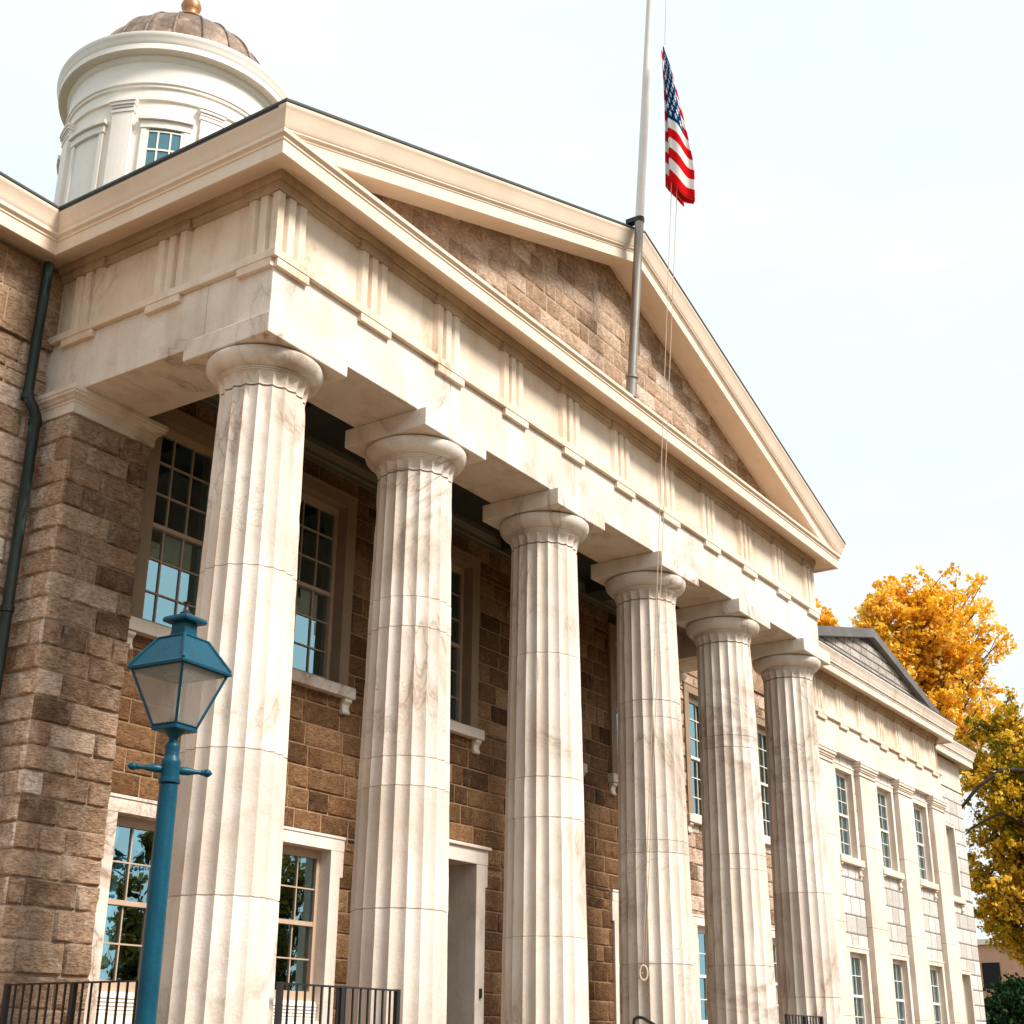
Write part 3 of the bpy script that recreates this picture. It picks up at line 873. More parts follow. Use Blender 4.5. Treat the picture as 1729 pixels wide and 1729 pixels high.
def entablature(parent, zoff, path, A, fronts, mats, shade_mat='marble_shade', ymet=0.06):
    """fronts: list of (origin point (x,y), direction (dx,dy), [triglyph centres along it])"""
    z = lambda v: v + zoff
    e = MB()
    # taenia, top fillet
    e.sweep([(-0.05, z(9.63)), (0.062, z(9.63)), (0.066, z(9.635)), (0.066, z(9.728)), (0.0, z(9.735)), (-0.05, z(9.735))], path)
    # frieze ground (metopes)
    e.sweep([(-0.6, z(9.736)), (-ymet, z(9.736)), (-ymet, z(10.72)), (-0.6, z(10.72))], path)
    e.build("frieze", mats, parent, bevel=0.005)
    e = MB()
    # metope cap and bed, the cornice's shade put into their dark colour
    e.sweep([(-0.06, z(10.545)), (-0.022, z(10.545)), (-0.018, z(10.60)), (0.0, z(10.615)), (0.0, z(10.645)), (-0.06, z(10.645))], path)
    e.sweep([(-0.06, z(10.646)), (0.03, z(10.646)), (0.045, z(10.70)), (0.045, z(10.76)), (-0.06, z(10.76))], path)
    e.build("bed_moulding", shade_mat, parent, bevel=0.005)
    for (org, dr, cs) in fronts:
        ox, oy = org; dx, dy = dr; nx, ny = dy, -dx
        def Q(u, o, zz): return (ox + dx * u + nx * o, oy + dy * u + ny * o, zz)
        for (c, w, lo, hi) in cs:
            t = MB()
            pr = [(u, q) for u, q in triglyph_profile(TRI) if lo <= u <= hi]
            poly = [(lo, -ymet - 0.02)] + [(u, -q) for u, q in pr] + [(hi, -ymet - 0.02)]
            k = len(poly)
            v = [Q(c + u, o_, z(9.737)) for u, o_ in poly] + [Q(c + u, o_, z(10.52)) for u, o_ in poly]
            f = [(i, (i + 1) % k, (i + 1) % k + k, i + k) for i in range(k)] + [tuple(range(k)), tuple(range(k, 2 * k))]
            t.mesh(v, f)
            # capital band of the triglyph
            def bx(u0, u1, o0, o1, za, zb):
                v = [Q(u0, o0, za), Q(u1, o0, za), Q(u1, o1, za), Q(u0, o1, za), Q(u0, o0, zb), Q(u1, o0, zb), Q(u1, o1, zb), Q(u0, o1, zb)]
                t.mesh(v, [(0, 3, 2, 1), (4, 5, 6, 7), (0, 1, 5, 4), (1, 2, 6, 5), (2, 3, 7, 6), (3, 0, 4, 7)])
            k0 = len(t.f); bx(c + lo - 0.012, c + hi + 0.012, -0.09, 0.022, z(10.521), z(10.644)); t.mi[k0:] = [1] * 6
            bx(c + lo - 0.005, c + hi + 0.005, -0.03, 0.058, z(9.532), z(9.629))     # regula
            t.build("triglyph", [mats, shade_mat], parent, bevel=0.004)

def cornice_profile(zoff=0.0):
    z = lambda v: v + zoff
    return [(-0.5, z(10.762)), (0.075, z(10.762)), (0.085, z(10.755)), (0.345, z(10.655)), (0.35, z(10.628)), (0.386, z(10.625)), (0.386, z(10.795)), (0.400, z(10.80)), (0.400, z(10.83)), (0.425, z(10.85)), (0.436, z(10.855)), (0.436, z(10.905)), (0.33, z(10.95)), (-0.5, z(11.02))]
def gutter_profile(zoff=0.0):
    z = lambda v: v + zoff
    pr = [(0.30, z(10.9)), (0.432, z(10.907)), (0.445, z(10.93)), (0.452, z(10.96)), (0.470, z(11.02)), (0.492, z(11.07)), (0.506, z(11.10)), (0.514, z(11.115)), (0.514, z(11.15)), (0.30, z(11.16))]
    return pr
def edge_profile(zoff=0.0):
    z = lambda v: v + zoff
    return [(0.28, z(11.161)), (0.520, z(11.153)), (0.526, z(11.165)), (0.526, z(11.19)), (0.28, z(11.21))]

# architrave: blocks over the columns with fine joints
ar = MB()
cuts = [A0] + [COLX[i] + 0.03 for i in range(1, 5)] + [W0]
for i in range(5):
    ar.box(cuts[i] + (0.003 if i else 0), cuts[i + 1] - (0.003 if i < 4 else 0), A0, 0.87, 8.88, 9.63, 0, (0.5, 0.32, 0.6, 0.4, 0.55)[i])
ar.box(A0, 0.87, 0.874, YL + 0.02, 8.881, 9.63)
ar.box(W0 - 0.99, W0, 0.874, YR, 8.881, 9.63)
ar.box(0.862, W0 - 0.982, 0.5, 0.866, 9.628, 10.7)
ar.build("architrave", 'marble', house, bevel=0.010)

PORCH = [(A0, YL), (A0, A0), (W0, A0), (W0, YR)]
full = (-TRI / 2, TRI / 2)
front_c = [(XM + k * 1.5 - A0, TRI, *full) for k in range(-4, 5)]
cw = 0.475                               # corner triglyphs: the outer shank meets the corner
front_c = [(TRI / 2 - 0.045, TRI, -TRI / 2 + 0.045, TRI / 2 - 0.0)] + front_c + [(W0 - A0 - TRI / 2 + 0.045, TRI, -TRI / 2, TRI / 2 - 0.045)]
side_cs = [1.57 + 0.12, 3.04 + 0.12]
entablature(house, 0.0, PORCH, A0, [
    ((A0, A0), (1, 0), front_c),
    ((A0, YL), (0, -1), [(YL - A0 - TRI / 2 + 0.045, TRI, -TRI / 2, TRI / 2 - 0.045 - 0.003)] + [(YL - A0 - s, TRI, *full) for s in side_cs]),
    ((W0, A0), (0, 1), [(TRI / 2 - 0.045 + 0.003, TRI, -TRI / 2 + 0.045, TRI / 2)] + [(s, TRI, *full) for s in side_cs[:1]]),
], 'frieze')

RUN = [(-13.5, YL), (A0, YL), (A0, A0), (W0, A0), (W0, YR), (21.4, YR)]
c = MB(); c.sweep(cornice_profile(), RUN)
c.build("cornice", 'cornice', house, bevel=0.004)
# gutters along the eaves (the front one turns up the gable)
def eave_strip(prof, left, name, mat, **kw):
    c = MB(); n = len(prof)
    c.sweep(prof, [(-13.5, YL), (A0, YL), (A0, A0)] if left else [(W0, A0), (W0, YR), (21.4, YR)], caps=False)
    for j in range(n):                   # the end at the porch corner is mitred with the gable
        o_ = prof[j][0]
        if left: c.v[2 * n + j] = (A0 - o_, A0 - o_, prof[j][1])
        else: c.v[j] = (W0 + o_, A0 - o_, prof[j][1])
    c.build(name, mat, house, **kw)
for left in (True, False):
    eave_strip(gutter_profile(), left, "gutter", 'cornice', smooth=True, angle=40)
    eave_strip(edge_profile(), left, "roof_edge", 'roofing')
# raking cornice of the gable
ZAP = 13.98
EDGE = A0 - 0.514
SL = (ZAP - 11.15) / (XM - EDGE)
YT = 0.05                                # tympanum face
def rake_sweep(mb, prof):
    k = len(prof); v = []
    for side in (0, 1, 2):
        for (o_, dz) in prof:
            if side == 0: x = A0 - o_
            elif side == 1: x = XM
            else: x = W0 + o_
            xx = x if side < 2 else 2 * XM - x
            v.append((x, A0 - o_, 11.15 + SL * (xx - EDGE) + dz))
    f = []
    for s in (0, 1):
        for j in range(k):
            a = s * k + j; b = s * k + (j + 1) % k
            f.append((a, a + k, b + k, b))
    f.append(tuple(range(k))); f.append(tuple(range(2 * k, 3 * k)))
    mb.mesh(v, f)
c = MB()
rake_sweep(c, [(0.30, -0.285), (0.405, -0.280), (0.424, -0.272), (0.430, -0.262), (0.445, -0.225), (0.462, -0.165), (0.488, -0.09), (0.504, -0.05), (0.514, -0.035), (0.514, 0.0), (0.30, 0.01)])
c.build("raking_gutter", 'cornice', house, smooth=True, angle=40)
c = MB()
rake_sweep(c, [(-0.9, -0.30), (-0.17 - 0.03, -0.36), (-0.10, -0.40), (-0.08, -0.43), (0.32, -0.485), (0.325, -0.512), (0.374, -0.515), (0.374, -0.345), (0.386, -0.34), (0.386, -0.315), (0.410, -0.30), (0.420, -0.296), (0.420, -0.275), (0.28, -0.05), (-0.9, -0.05)])
c.build("raking_cornice", 'cornice', house, bevel=0.004)
c = MB()
rake_sweep(c, [(0.28, 0.012), (0.520, 0.003), (0.526, 0.012), (0.526, 0.042), (0.28, 0.06)])
c.build("gable_edge", 'roofing', house)
# roofs
c = MB()
for sx in (0, 1):
    xe = EDGE if sx == 0 else 2 * XM - EDGE
    za = lambda x: 11.15 + SL * ((x if sx == 0 else 2 * XM - x) - EDGE) + 0.03
    c.mesh([(xe, A0 - 0.4, za(xe)), (XM, A0 - 0.4, za(XM)), (XM, 9.0, za(XM)), (xe, 9.0, za(xe)), (xe, A0 - 0.4, za(xe) - .06), (XM, A0 - 0.4, za(XM) - .06), (XM, 9.0, za(XM) - .06), (xe, 9.0, za(xe) - .06)],
           [(0, 1, 2, 3), (4, 7, 6, 5), (0, 4, 5, 1), (2, 6, 7, 3), (3, 7, 4, 0)])
c.build("porch_roof", 'roofing', house)
c = MB()
zr = 13.9
c.mesh([(-13.6, YL - 0.4, 11.18), (28.4, YL - 0.4, 11.18), (28.4, 19.8, 11.18), (-13.6, 19.8, 11.18), (-6, 11.3, zr), (21, 11.3, zr)],
       [(0, 1, 5, 4), (1, 2, 5), (2, 3, 4, 5), (3, 0, 4), (3, 2, 1, 0)])
c.build("main_roof", 'roofing', house)
# tympanum
t = MB()
zbase = 10.96
def tclip(za, zb):
    x = EDGE + (za - 11.15 + 0.30) / SL
    return (max(x, A0 + 0.2), min(2 * XM - x, W0 - 0.2))
PT = lambda u, z, n: (u, YT - n, z)
t.face([PT(A0 + .3, zbase - .3, 0), PT(W0 - .3, zbase - .3, 0), PT(W0 - .3, 10.98, 0), PT(XM, ZAP - 0.2, 0), PT(A0 + .3, 10.98, 0)], 0, -1)
t.face([PT(A0 + .3, zbase - .3, -.3), PT(W0 - .3, zbase - .3, -.3), PT(W0 - .3, 10.98, -.3), PT(XM, ZAP - 0.2, -.3), PT(A0 + .3, 10.98, -.3)], 0, -1)
ashlar(t, PT, 0, 0, courses(zbase, 13.75, 0.26, 0.31, 8), (), 0.26, 0.75, joint=0.022, relief=0.014, rough=0.014, seed=77, cell=0.09, clip=tclip, tone_fn=lambda r: min(1, max(0, r.gauss(0.56, 0.2))))
t.build("tympanum", 'stone', house, smooth=True, angle=50)
# porch ceiling and the moulding along its wall
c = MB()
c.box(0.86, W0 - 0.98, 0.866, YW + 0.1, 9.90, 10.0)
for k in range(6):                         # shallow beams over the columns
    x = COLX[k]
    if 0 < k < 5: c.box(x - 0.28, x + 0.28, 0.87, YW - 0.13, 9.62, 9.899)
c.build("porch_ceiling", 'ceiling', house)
c = MB()
c.sweep([(-0.05, 9.56), (0.03, 9.56), (0.03, 9.64), (0.05, 9.65), (0.05, 9.72), (0.09, 9.78), (0.11, 9.80), (0.11, 9.897), (-0.05, 9.897)], [(1.06, YW), (W0 - 1.18, YW)])
c.build("ceiling_moulding", 'trim_dark', house, bevel=0.005)

# --- downspout in the left re-entrant corner
ds = MB()
ds.tube([(-0.42, YL - 0.16, 10.62), (-0.42, YL - 0.14, 8.86)], 0.062, 12)
ds.tube([(-0.42, YL - 0.14, 8.87), (-0.42, YL - 0.15, 8.80), (-0.36, YL - 0.20, 8.66), (-0.31, YL - 0.21, 8.56), (-0.30, YL - 0.19, 8.40), (-0.30, YL - 0.19, 0.1)], 0.066, 12)
for z in (8.80, 8.50, 6.2, 3.6):
    xx = -0.42 if z > 8.7 else -0.30; yy = YL - 0.14 if z > 8.7 else YL - 0.19
    ds.lathe([(0.066, z - .035), (0.080, z - .033), (0.080, z + .033), (0.066, z + .035)], xx, yy, 12)
ds.build("downspout", 'verdigris', house, smooth=True, angle=45)

# --- cupola
CX, CY = 7.67, 11.22
cup = MB()
n_ = 96
drum = [(2.28, 12.5), (2.28, 20.02), (2.33, 20.03), (2.33, 20.10), (2.30, 20.12), (2.30, 20.32), (2.34, 20.34), (2.34, 20.40), (2.37, 20.42), (2.37, 20.47), (2.33, 20.48), (2.33, 20.98), (2.37, 21.02), (2.40, 21.08), (2.40, 21.12), (2.55, 21.16), (2.55, 21.13), (2.585, 21.13), (2.585, 21.27), (2.60, 21.29), (2.61, 21.35), (2.64, 21.42), (2.66, 21.46), (2.66, 21.52), (2.60, 21.54), (2.12, 21.60), (2.12, 21.70)]
cup.lathe(drum, CX, CY, n_)
cupola = cup.build("cupola", 'white', house, smooth=True, angle=30)
dm = MB()
dprof = [(2.14, 21.70), (2.14, 21.74), (2.08, 21.75)]
for t in np.linspace(0, 1, 18)[:-1]:
    a = t * math.pi / 2
    dprof.append((2.02 * math.cos(a), 21.76 + 1.90 * math.sin(a)))
dprof = [q for q in dprof if q[0] > 0.24] + [(0.24, 23.652)]
dm.lathe(dprof, CX, CY, 96)
for k in range(20):
    a = 2 * math.pi * k / 20 + 0.1
    pts = [(CX + (r + 0.012) * math.cos(a), CY + (r + 0.012) * math.sin(a), z + 0.008) for r, z in dprof[3:]]
    dm.tube(pts, 0.026, 6)
dm.build("dome", 'copper', cupola, smooth=True, angle=40)
fn = MB()
fn.lathe([(0.30, 23.60), (0.36, 23.66), (0.36, 23.72), (0.29, 23.78), (0.22, 23.90), (0.21, 24.02), (0.30, 24.05), (0.33, 24.11), (0.30, 24.17), (0.20, 24.20), (0.16, 24.30), (0.20, 24.40), (0.24, 24.52), (0.20, 24.66), (0.10, 24.78), (0.03, 25.05)], CX, CY, 24)
fn.build("finial", 'copper_bright', cupola, smooth=True, angle=50)
def polar(mb, a0, a1, r0, r1, z0, z1, seg=4, mi=0):
    v = []
    for r, z in ((r0, z0), (r1, z0), (r1, z1), (r0, z1)):
        for i in range(seg + 1):
            a = a0 + (a1 - a0) * i / seg
            v.append((CX + r * math.cos(a), CY + r * math.sin(a), z))
    s = seg + 1; f = []
    for q in range(4):
        for i in range(seg):
            a = q * s + i; b = ((q + 1) % 4) * s + i
            f.append((a, a + 1, b + 1, b))
    f.append((0, s, 2 * s, 3 * s)); f.append((seg, 3 * s + seg, 2 * s + seg, s + seg))
    mb.mesh(v, f, mi)
for k in range(8):
    ac = math.pi / 4 * k                  # bay centres on the axes and diagonals
    pil = MB()
    ap = ac + math.pi / 8
    for (w_, r1, za, zb) in ((0.098, 2.37, 16.2, 19.78), (0.112, 2.39, 19.70, 19.76 + 0.02), (0.108, 2.40, 19.80, 19.86), (0.118, 2.43, 19.86, 19.93), (0.124, 2.45, 19.93, 20.0)):
        polar(pil, ap - w_, ap + w_, 2.1, r1, za, zb)
    pil.build("pilaster", 'white', cupola, bevel=0.006)
    wz0, wz1, hw = 17.4, 19.22, 0.165
    win = MB()
    polar(win, ac - hw - 0.045, ac - hw, 2.1, 2.34, wz0 - .1, wz1 + .08)
    polar(win, ac + hw, ac + hw + 0.045, 2.1, 2.34, wz0 - .1, wz1 + .08)
    polar(win, ac - hw - 0.055, ac + hw + 0.055, 2.1, 2.36, wz1 + .08, wz1 + .26)
    polar(win, ac - hw - 0.075, ac + hw + 0.075, 2.1, 2.42, wz1 + .26, wz1 + .36)
    polar(win, ac - hw - 0.075, ac + hw + 0.075, 2.1, 2.40, wz0 - .22, wz0 - .1)
    blind = k in (4, 0, 2, 6)
    wo = win.build("cupola_window" if not blind else "blind_panel", 'white', cupola, bevel=0.006)
    gl = MB()
    if blind:
        polar(gl, ac - hw + .002, ac + hw - .002, 2.1, 2.295, wz0 - .1, wz1 + .08)
        gl.build("panel_board", 'white', cupola)
    else:
        polar(gl, ac - hw, ac + hw, 2.1, 2.298, wz0 - .1, wz1 + .08, mi=1)
        for i in range(1, 3):
            a = ac - hw + 2 * hw * i / 3
            polar(gl, a - .007, a + .007, 2.2, 2.315, wz0 - .05, wz1 + .02, 1)
        for a in (ac - hw + .012, ac + hw - .012): polar(gl, a - .012, a + .012, 2.2, 2.325, wz0 - .1, wz1 + .08, 1)
        for i in range(0, 5):
            z = wz1 + .02 - i * 0.45
            polar(gl, ac - hw + .02, ac + hw - .02, 2.2, 2.318, z - .02, z + .02)
        gl.build("cupola_sash", ['white', 'cupola_glass' if 'cupola_glass' in M else 'glass_dark' if 'glass_dark' in M else 'dark'], cupola)

# ------------------------------------------------------------------ white wing
wing = empty("wing", (26.2, 2.65, 0))
tag(wing, "white marble wing with flat pilasters beyond the columned porch", "building")
DZ = -0.325
YF, YB = 2.5, 2.65
PX = [21.92, 24.85, 27.75, 30.65]
XL, XR = 21.37, 31.2
wp = MB()
for i, x in enumerate(PX):
    q = MB()
    zj = [0.0, 2.45, 4.5, 6.45, 8.2]
    for k in range(len(zj) - 1):
        q.box(x - 0.55, x + 0.55, YF, YB + 0.05, zj[k] + (0.003 if k else 0), zj[k + 1] - 0.003)
    for (pr, za, zb) in ((0.03, 8.2, 8.23), (0.0, 8.23, 8.30), (0.03, 8.30, 8.34), (0.055, 8.34, 8.40), (0.085, 8.40, 8.47), (0.10, 8.47, 8.552)):
        q.box(x - 0.55 - pr, x + 0.55 + pr, YF - pr, YB + 0.04, za, zb - 0.001)
    q.build("pilaster", 'marble_wing', wing, bevel=0.008)
hw_ = []
for i in range(3):
    xc = (PX[i] + PX[i + 1]) / 2
    hw_.append(window(wing, xc, YB, 6.12, 8.12, 0.50, 3, 6, 'up', seed=70 + i, curtain='drape', casing='marble_wing', sash='sash_white', sillmat='marble_wing', c_in=0.05, c_w=0.15, depth=0.14, head=0.12))
    hw_.append(window(wing, xc, YB, 2.0, 3.82, 0.50, 3, 4, 'lo', seed=80 + i, curtain='drape', casing='marble_wing', sash='sash_white', sillmat='marble_wing', c_in=0.05, c_w=0.17, depth=0.14, head=0.10, brackets=False))
w = MB()
PB = lambda u, z, n: (u, YB - n, z)
wall_sheet(w, PB, XL, XR, 0, 8.6, hw_, 0.3)
# block courses between the pilasters
for i in range(3):
    xa, xb = PX[i] + 0.55, PX[i + 1] - 0.55
    ashlar(w, PB, xa, xb, [0.0 + 0.43 * k for k in range(20)] + [8.6], hw_, 0.42, 0.66, joint=0.030, relief=0.010, rough=0.002, seed=90 + i, cell=0.2)
w.build("wing_wall", 'block', wing)
w = MB()
w.box(XL, XR, YF, YB + 0.02, 8.553, 9.63 + DZ)
w.box(XL, XL + 0.3, YB + 0.03, YR + 0.3, 0, 9.63 + DZ); w.box(XR - 0.3, XR, YB + 0.31, 12, 0, 10.3)
w.build("wing_architrave", 'marble_wing', wing, bevel=0.008)
WP = [(XL, YR + 0.2), (XL, YF), (XR, YF), (XR, 3.4)]
cs = [(PX[0] - XL + k * 1.4567, TRI, *full) for k in range(0, 7)]
entablature(wing, DZ, WP, 0, [((XL, YF), (1, 0), cs), ((XR, YF), (0, 1), [(TRI / 2 + 0.02, TRI, *full)])], 'frieze')
c = MB(); c.sweep(cornice_profile(DZ), WP)
c.sweep(gutter_profile(DZ - 0.003), WP)
c.build("wing_cornice", 'marble_wing', wing, bevel=0.004)
c = MB(); c.sweep(edge_profile(DZ - 0.003), WP)
c.build("wing_roof_edge", 'roofing', wing)
# low gable above the wing's eaves: block face under dark copings
GX, GZ = 26.2, 12.28
gz = lambda x: GZ - 0.235 * abs(x - GX)
t = MB()
t.mesh([(XL - 0.2, 2.6, 10.7), (XR + 0.2, 2.6, 10.7), (XR + 0.2, 2.6, gz(XR + .2)), (GX, 2.6, GZ), (XL - 0.2, 2.6, gz(XL - .2)), (XL - 0.2, 3.0, 10.7), (XR + 0.2, 3.0, 10.7), (XR + 0.2, 3.0, gz(XR + .2)), (GX, 3.0, GZ), (XL - 0.2, 3.0, gz(XL - .2))],
       [(0, 1, 2, 3, 4), (9, 8, 7, 6, 5), (0, 5, 6, 1), (1, 6, 7, 2), (2, 7, 8, 3), (3, 8, 9, 4), (4, 9, 5, 0)], 0, -1)
def gclip(za, zb):
    h = (GZ - 0.04 - za) / 0.235
    return (max(XL - .15, GX - h), min(XR + .15, GX + h))
ashlar(t, lambda u, z, n: (u, 2.6 - n, z), 0, 0, [10.75, 10.98, 11.21, 11.44, 11.67, 11.90, 12.1], (), 0.45, 0.75, joint=0.03, relief=0.012, rough=0.004, seed=55, cell=0.2, clip=gclip)
t.build("gable_wall", 'gable_block' if 'gable_block' in M else 'block', wing)
c = MB()
for s in (-1, 1):
    xe = XL - 0.35 if s < 0 else XR + 0.35
    pts = [(xe, gz(xe)), (GX, GZ), (GX, GZ + 0.26), (xe, gz(xe) + 0.26)]
    c.prism(pts, 2.42, 3.15, 'xz')
c.build("gable_coping", 'lead' if 'lead' in M else 'roofing', wing, bevel=0.01)
c = MB()
for s in (-1, 1):
    xe = XL - 0.3 if s < 0 else XR + 0.3
    c.prism([(xe, gz(xe) + .1), (GX, GZ + .1), (GX, GZ + 0.16), (xe, gz(xe) + 0.16)], 3.151, 12, 'xz')
c.build("wing_roof", 'roofing', wing)
# set-back end bay
YE, XE = 3.1, 35.2
he = []
for (za, zb) in ((6.1, 8.1), (2.0, 3.8)):
    he.append(window(wing, 33.35, YE, za, zb, 0.42, 3, 6 if za > 4 else 4, 'e', seed=99, curtain='drape', casing='marble_wing', sash='sash_white', sillmat='marble_wing', c_in=0.05, c_w=0.12, depth=0.2, head=0.1, brackets=za > 4))
w = MB()
PE = lambda u, z, n: (u, YE - n, z)
wall_sheet(w, PE, XR, XE, 0, 10.3, he, 0.3)
ashlar(w, PE, XR, XE, [0.43 * k for k in range(22)] + [9.4], he, 0.45, 0.9, joint=0.032, relief=0.010, rough=0.002, seed=95, cell=0.25)
ashlar(w, lambda u, z, n: (XE + n, u, z), YE, 12, [0.43 * k for k in range(22)] + [9.4], (), 0.45, 0.9, joint=0.022, relief=0.010, rough=0.002, seed=96, cell=0.3)
w.box(XE - 0.3, XE, YE + 0.31, 12, 0, 10.3, 0, -1)
w.build("end_wall", 'block', wing)
c = MB()
c.box(XR + 0.01, XE + 0.02, YE - 0.03, YE + 0.1, 9.42, 10.30)
ZE = -0.39
c.build("end_frieze", 'marble_wing', wing, bevel=0.006)
c = MB(); EP = [(XR + 0.1, YE), (XE, YE), (XE, 9)]
c.sweep(cornice_profile(ZE), EP); c.sweep(gutter_profile(ZE - 0.003), EP)
c.build("end_cornice", 'marble_wing', wing, bevel=0.004)
c = MB(); c.sweep(edge_profile(ZE - 0.003), EP); c.box(XR, XE, YE, 12, 10.75, 10.8)
c.build("end_roof_edge", 'roofing', wing)

# ------------------------------------------------------------------ flagpole, halyard, flag
pole = empty("flagpole", (7.15, -0.50, 10.98))
tag(pole, "tall white and grey flagpole leaning out over the gable's peak", "flagpole")
b0, b1 = Vector((7.21, -0.50, 11.0)), Vector((7.16, -0.765, 13.98))
dp = (b1 - b0).normalized()
top = b1 + Vector((-0.012, -0.088, 1.0)).normalized() * 11.5
q = MB(); q.tube([b0, b1], 0.070, 20); q.build("lower_pole", 'steel', pole, smooth=True)
q = MB(); q.tube([b1 + dp * 0.02, b1 + (top - b1) * 0.5, top], [0.072, 0.064, 0.045], 20); q.build("upper_pole", 'pole_white', pole, smooth=True)
q = MB(); q.tube([b1 - dp * 0.06, b1 + dp * 0.0], 0.080, 20)
q.box(b1.x - 0.06, b1.x + 0.06, b1.y + 0.05, b1.y + 0.22, b1.z - 0.05, b1.z + 0.03); q.build("pole_collar", 'iron', pole, smooth=True, angle=40)
q = MB(); q.tube([b0 - dp * 0.10, b0 + dp * 0.24], 0.085, 20); q.tube([b0 + dp * 0.22, b0 + dp * 0.26], 0.105, 20); q.build("pole_foot", 'steel', pole, smooth=True, angle=40)
q = MB(); q.lathe([(0.02, top.z), (0.10, top.z + 0.05), (0.13, top.z + 0.13), (0.10, top.z + 0.21), (0.02, top.z + 0.26)], top.x, top.y, 20); q.build("pole_ball", 'brass', pole, smooth=True)

cleat = Vector((8.60, 0.33, 2.68))
fl_top = Vector((6.99, -1.43, 17.0))
fl_bot = fl_top + Vector((0.02, 0.0, -2.66))
truck = top + Vector((0.12, -0.10, -0.1))
side = Vector((0.56, -0.83, 0)).normalized()
q = MB()
q.tube([truck, fl_top + Vector((0, 0, 0.12)), fl_top], 0.007, 5)
q.tube([fl_bot, fl_bot + (cleat - fl_bot) * 0.5 + Vector((0, 0, -0.03)), cleat], 0.006, 5)
q.tube([fl_bot + Vector((0.1, 0.08, 0.4)), fl_bot + side * 0.09, cleat + side * 0.03], 0.006, 5)
q.build("halyard", 'rope', pole)
q = MB()
q.tube([cleat + Vector((-0.10, -0.05, 0)), cleat + Vector((0.05, 0.05, 0))], 0.016, 8)
for k in range(3):
    ring = [cleat + Vector((-0.07 - 0.02 * k, -0.05 - 0.012 * k, 0)) + side * (0.055 * math.cos(t)) + Vector((0, 0, 0.10 * math.sin(t))) for t in np.linspace(0, 2 * math.pi, 21)]
    q.tube(ring, 0.014, 6)
q.build("rope_coil", 'rope', pole, smooth=True)

# the flag hangs limp: fly folded back on itself
NU, NV = 96, 60
vv, ff, uvs = [], [], []
for j in range(NV + 1):
    v_ = j / NV
    for i in range(NU + 1):
        u_ = i / NU
        wv = 0.12 + 0.26 * min(1.0, v_ * 1.35) ** 0.9
        if u_ < 0.19: t = 0.30 - u_ / 0.19 * 0.30; lay = 1.0
        elif u_ < 0.46: t = (u_ - 0.19) / 0.27; lay = 0.0
        elif u_ < 0.80: t = 1 - (u_ - 0.46) / 0.34 * 1.12; lay = 2.0
        else: t = -0.12 + (u_ - 0.80) / 0.2 * 0.75; lay = 3.0
        xr = wv * t
        drop = 0.50 * max(t, -0.1) * (1 - 0.15 * v_) + (0.0 if lay < 2 else 0.10 * (u_ - 0.46)) + 0.05 * math.sin(t * 5 + v_ * 6) * v_
        fold = 0.030 * math.sin(t * 8.0 + v_ * 2.2) * min(1, v_ * 3 + .2)
        dep = 0.055 * lay + fold + 0.03 * math.sin(v_ * 5 + u_ * 3)
        sway = 0.05 * math.sin(v_ * 3.1) + 0.02 * v_
        pnt = fl_top + Vector((0, 0, -2.66 * v_ - drop)) + side * (xr - 0.03 + sway * 0.4) + Vector((0.83, 0.56, 0)) * dep
        vv.append(pnt); uvs.append((u_, v_))
for j in range(NV):
    for i in range(NU):
        a = j * (NU + 1) + i
        ff.append((a, a + 1, a + NU + 2, a + NU + 1))
me = bpy.data.meshes.new("flag"); me.from_pydata(vv, [], ff)
ul = me.uv_layers.new(name="cloth")
for lp in me.loops: ul.data[lp.index].uv = uvs[lp.vertex_index]
me.materials.append(M['flag'])
me.polygons.foreach_set("use_smooth", [True] * len(me.polygons))
flag = bpy.data.objects.new("flag", me); scene.collection.objects.link(flag)
sm = flag.modifiers.new("cloth thickness", 'SOLIDIFY'); sm.thickness = 0.004
tag(flag, "red, white and blue flag hanging limp at half mast", "flag")

# ------------------------------------------------------------------ railings
def railing(pts, label, ends=(True, True)):
    root = empty("railing", (pts[0][0], pts[0][1], FLOOR))
    tag(root, label, "railing", "black iron railings between the porch columns")
    a, b = Vector(pts[0]), Vector(pts[1]); L = (b - a).length; d = (b - a).normalized()
    top_z, low_z = 2.215, FLOOR + 0.12
    nrm = Vector((-d.y, d.x, 0))
    def bar(mb, p, q, hw_, hz):
        n = nrm * hw_; z = Vector((0, 0, hz))
        v = [p - n - z, p + n - z, p + n + z, p - n + z, q - n - z, q + n - z, q + n + z, q - n + z]
        mb.mesh(v, [(0, 1, 2, 3), (7, 6, 5, 4), (0, 4, 5, 1), (1, 5, 6, 2), (2, 6, 7, 3), (3, 7, 4, 0)])
    for z, nm in ((top_z, "top_rail"), (low_z, "bottom_rail")):
        q = MB(); bar(q, a + Vector((0, 0, z)), b + Vector((0, 0, z)), 0.024, 0.008); q.build(nm, 'iron', root)
    npost = 3
    for k in range(npost):
        pp = a + d * (L * k / (npost - 1))
        q = MB(); q.box(pp.x - 0.026, pp.x + 0.026, pp.y - 0.026, pp.y + 0.026, FLOOR, top_z - 0.004 if 0 < k < npost - 1 else top_z + 0.012)
        q.build("post", 'iron', root, bevel=0.003)
    nb = int(L / 0.115)
    proto = None
    for k in range(1, nb):
        if abs(k / nb - 0.5) < 0.02: continue
        pp = a + d * (L * k / nb)
        if proto is None:
            q = MB(); q.box(pp.x - 0.0085, pp.x + 0.0085, pp.y - 0.0085, pp.y + 0.0085, low_z + 0.006, top_z - 0.006)
            proto = q.build("baluster", 'iron', root); p0 = pp
        else:
            c = proto.copy(); scene.collection.objects.link(c); c.parent = root
            c.location = proto.location + (pp - p0)
    return root
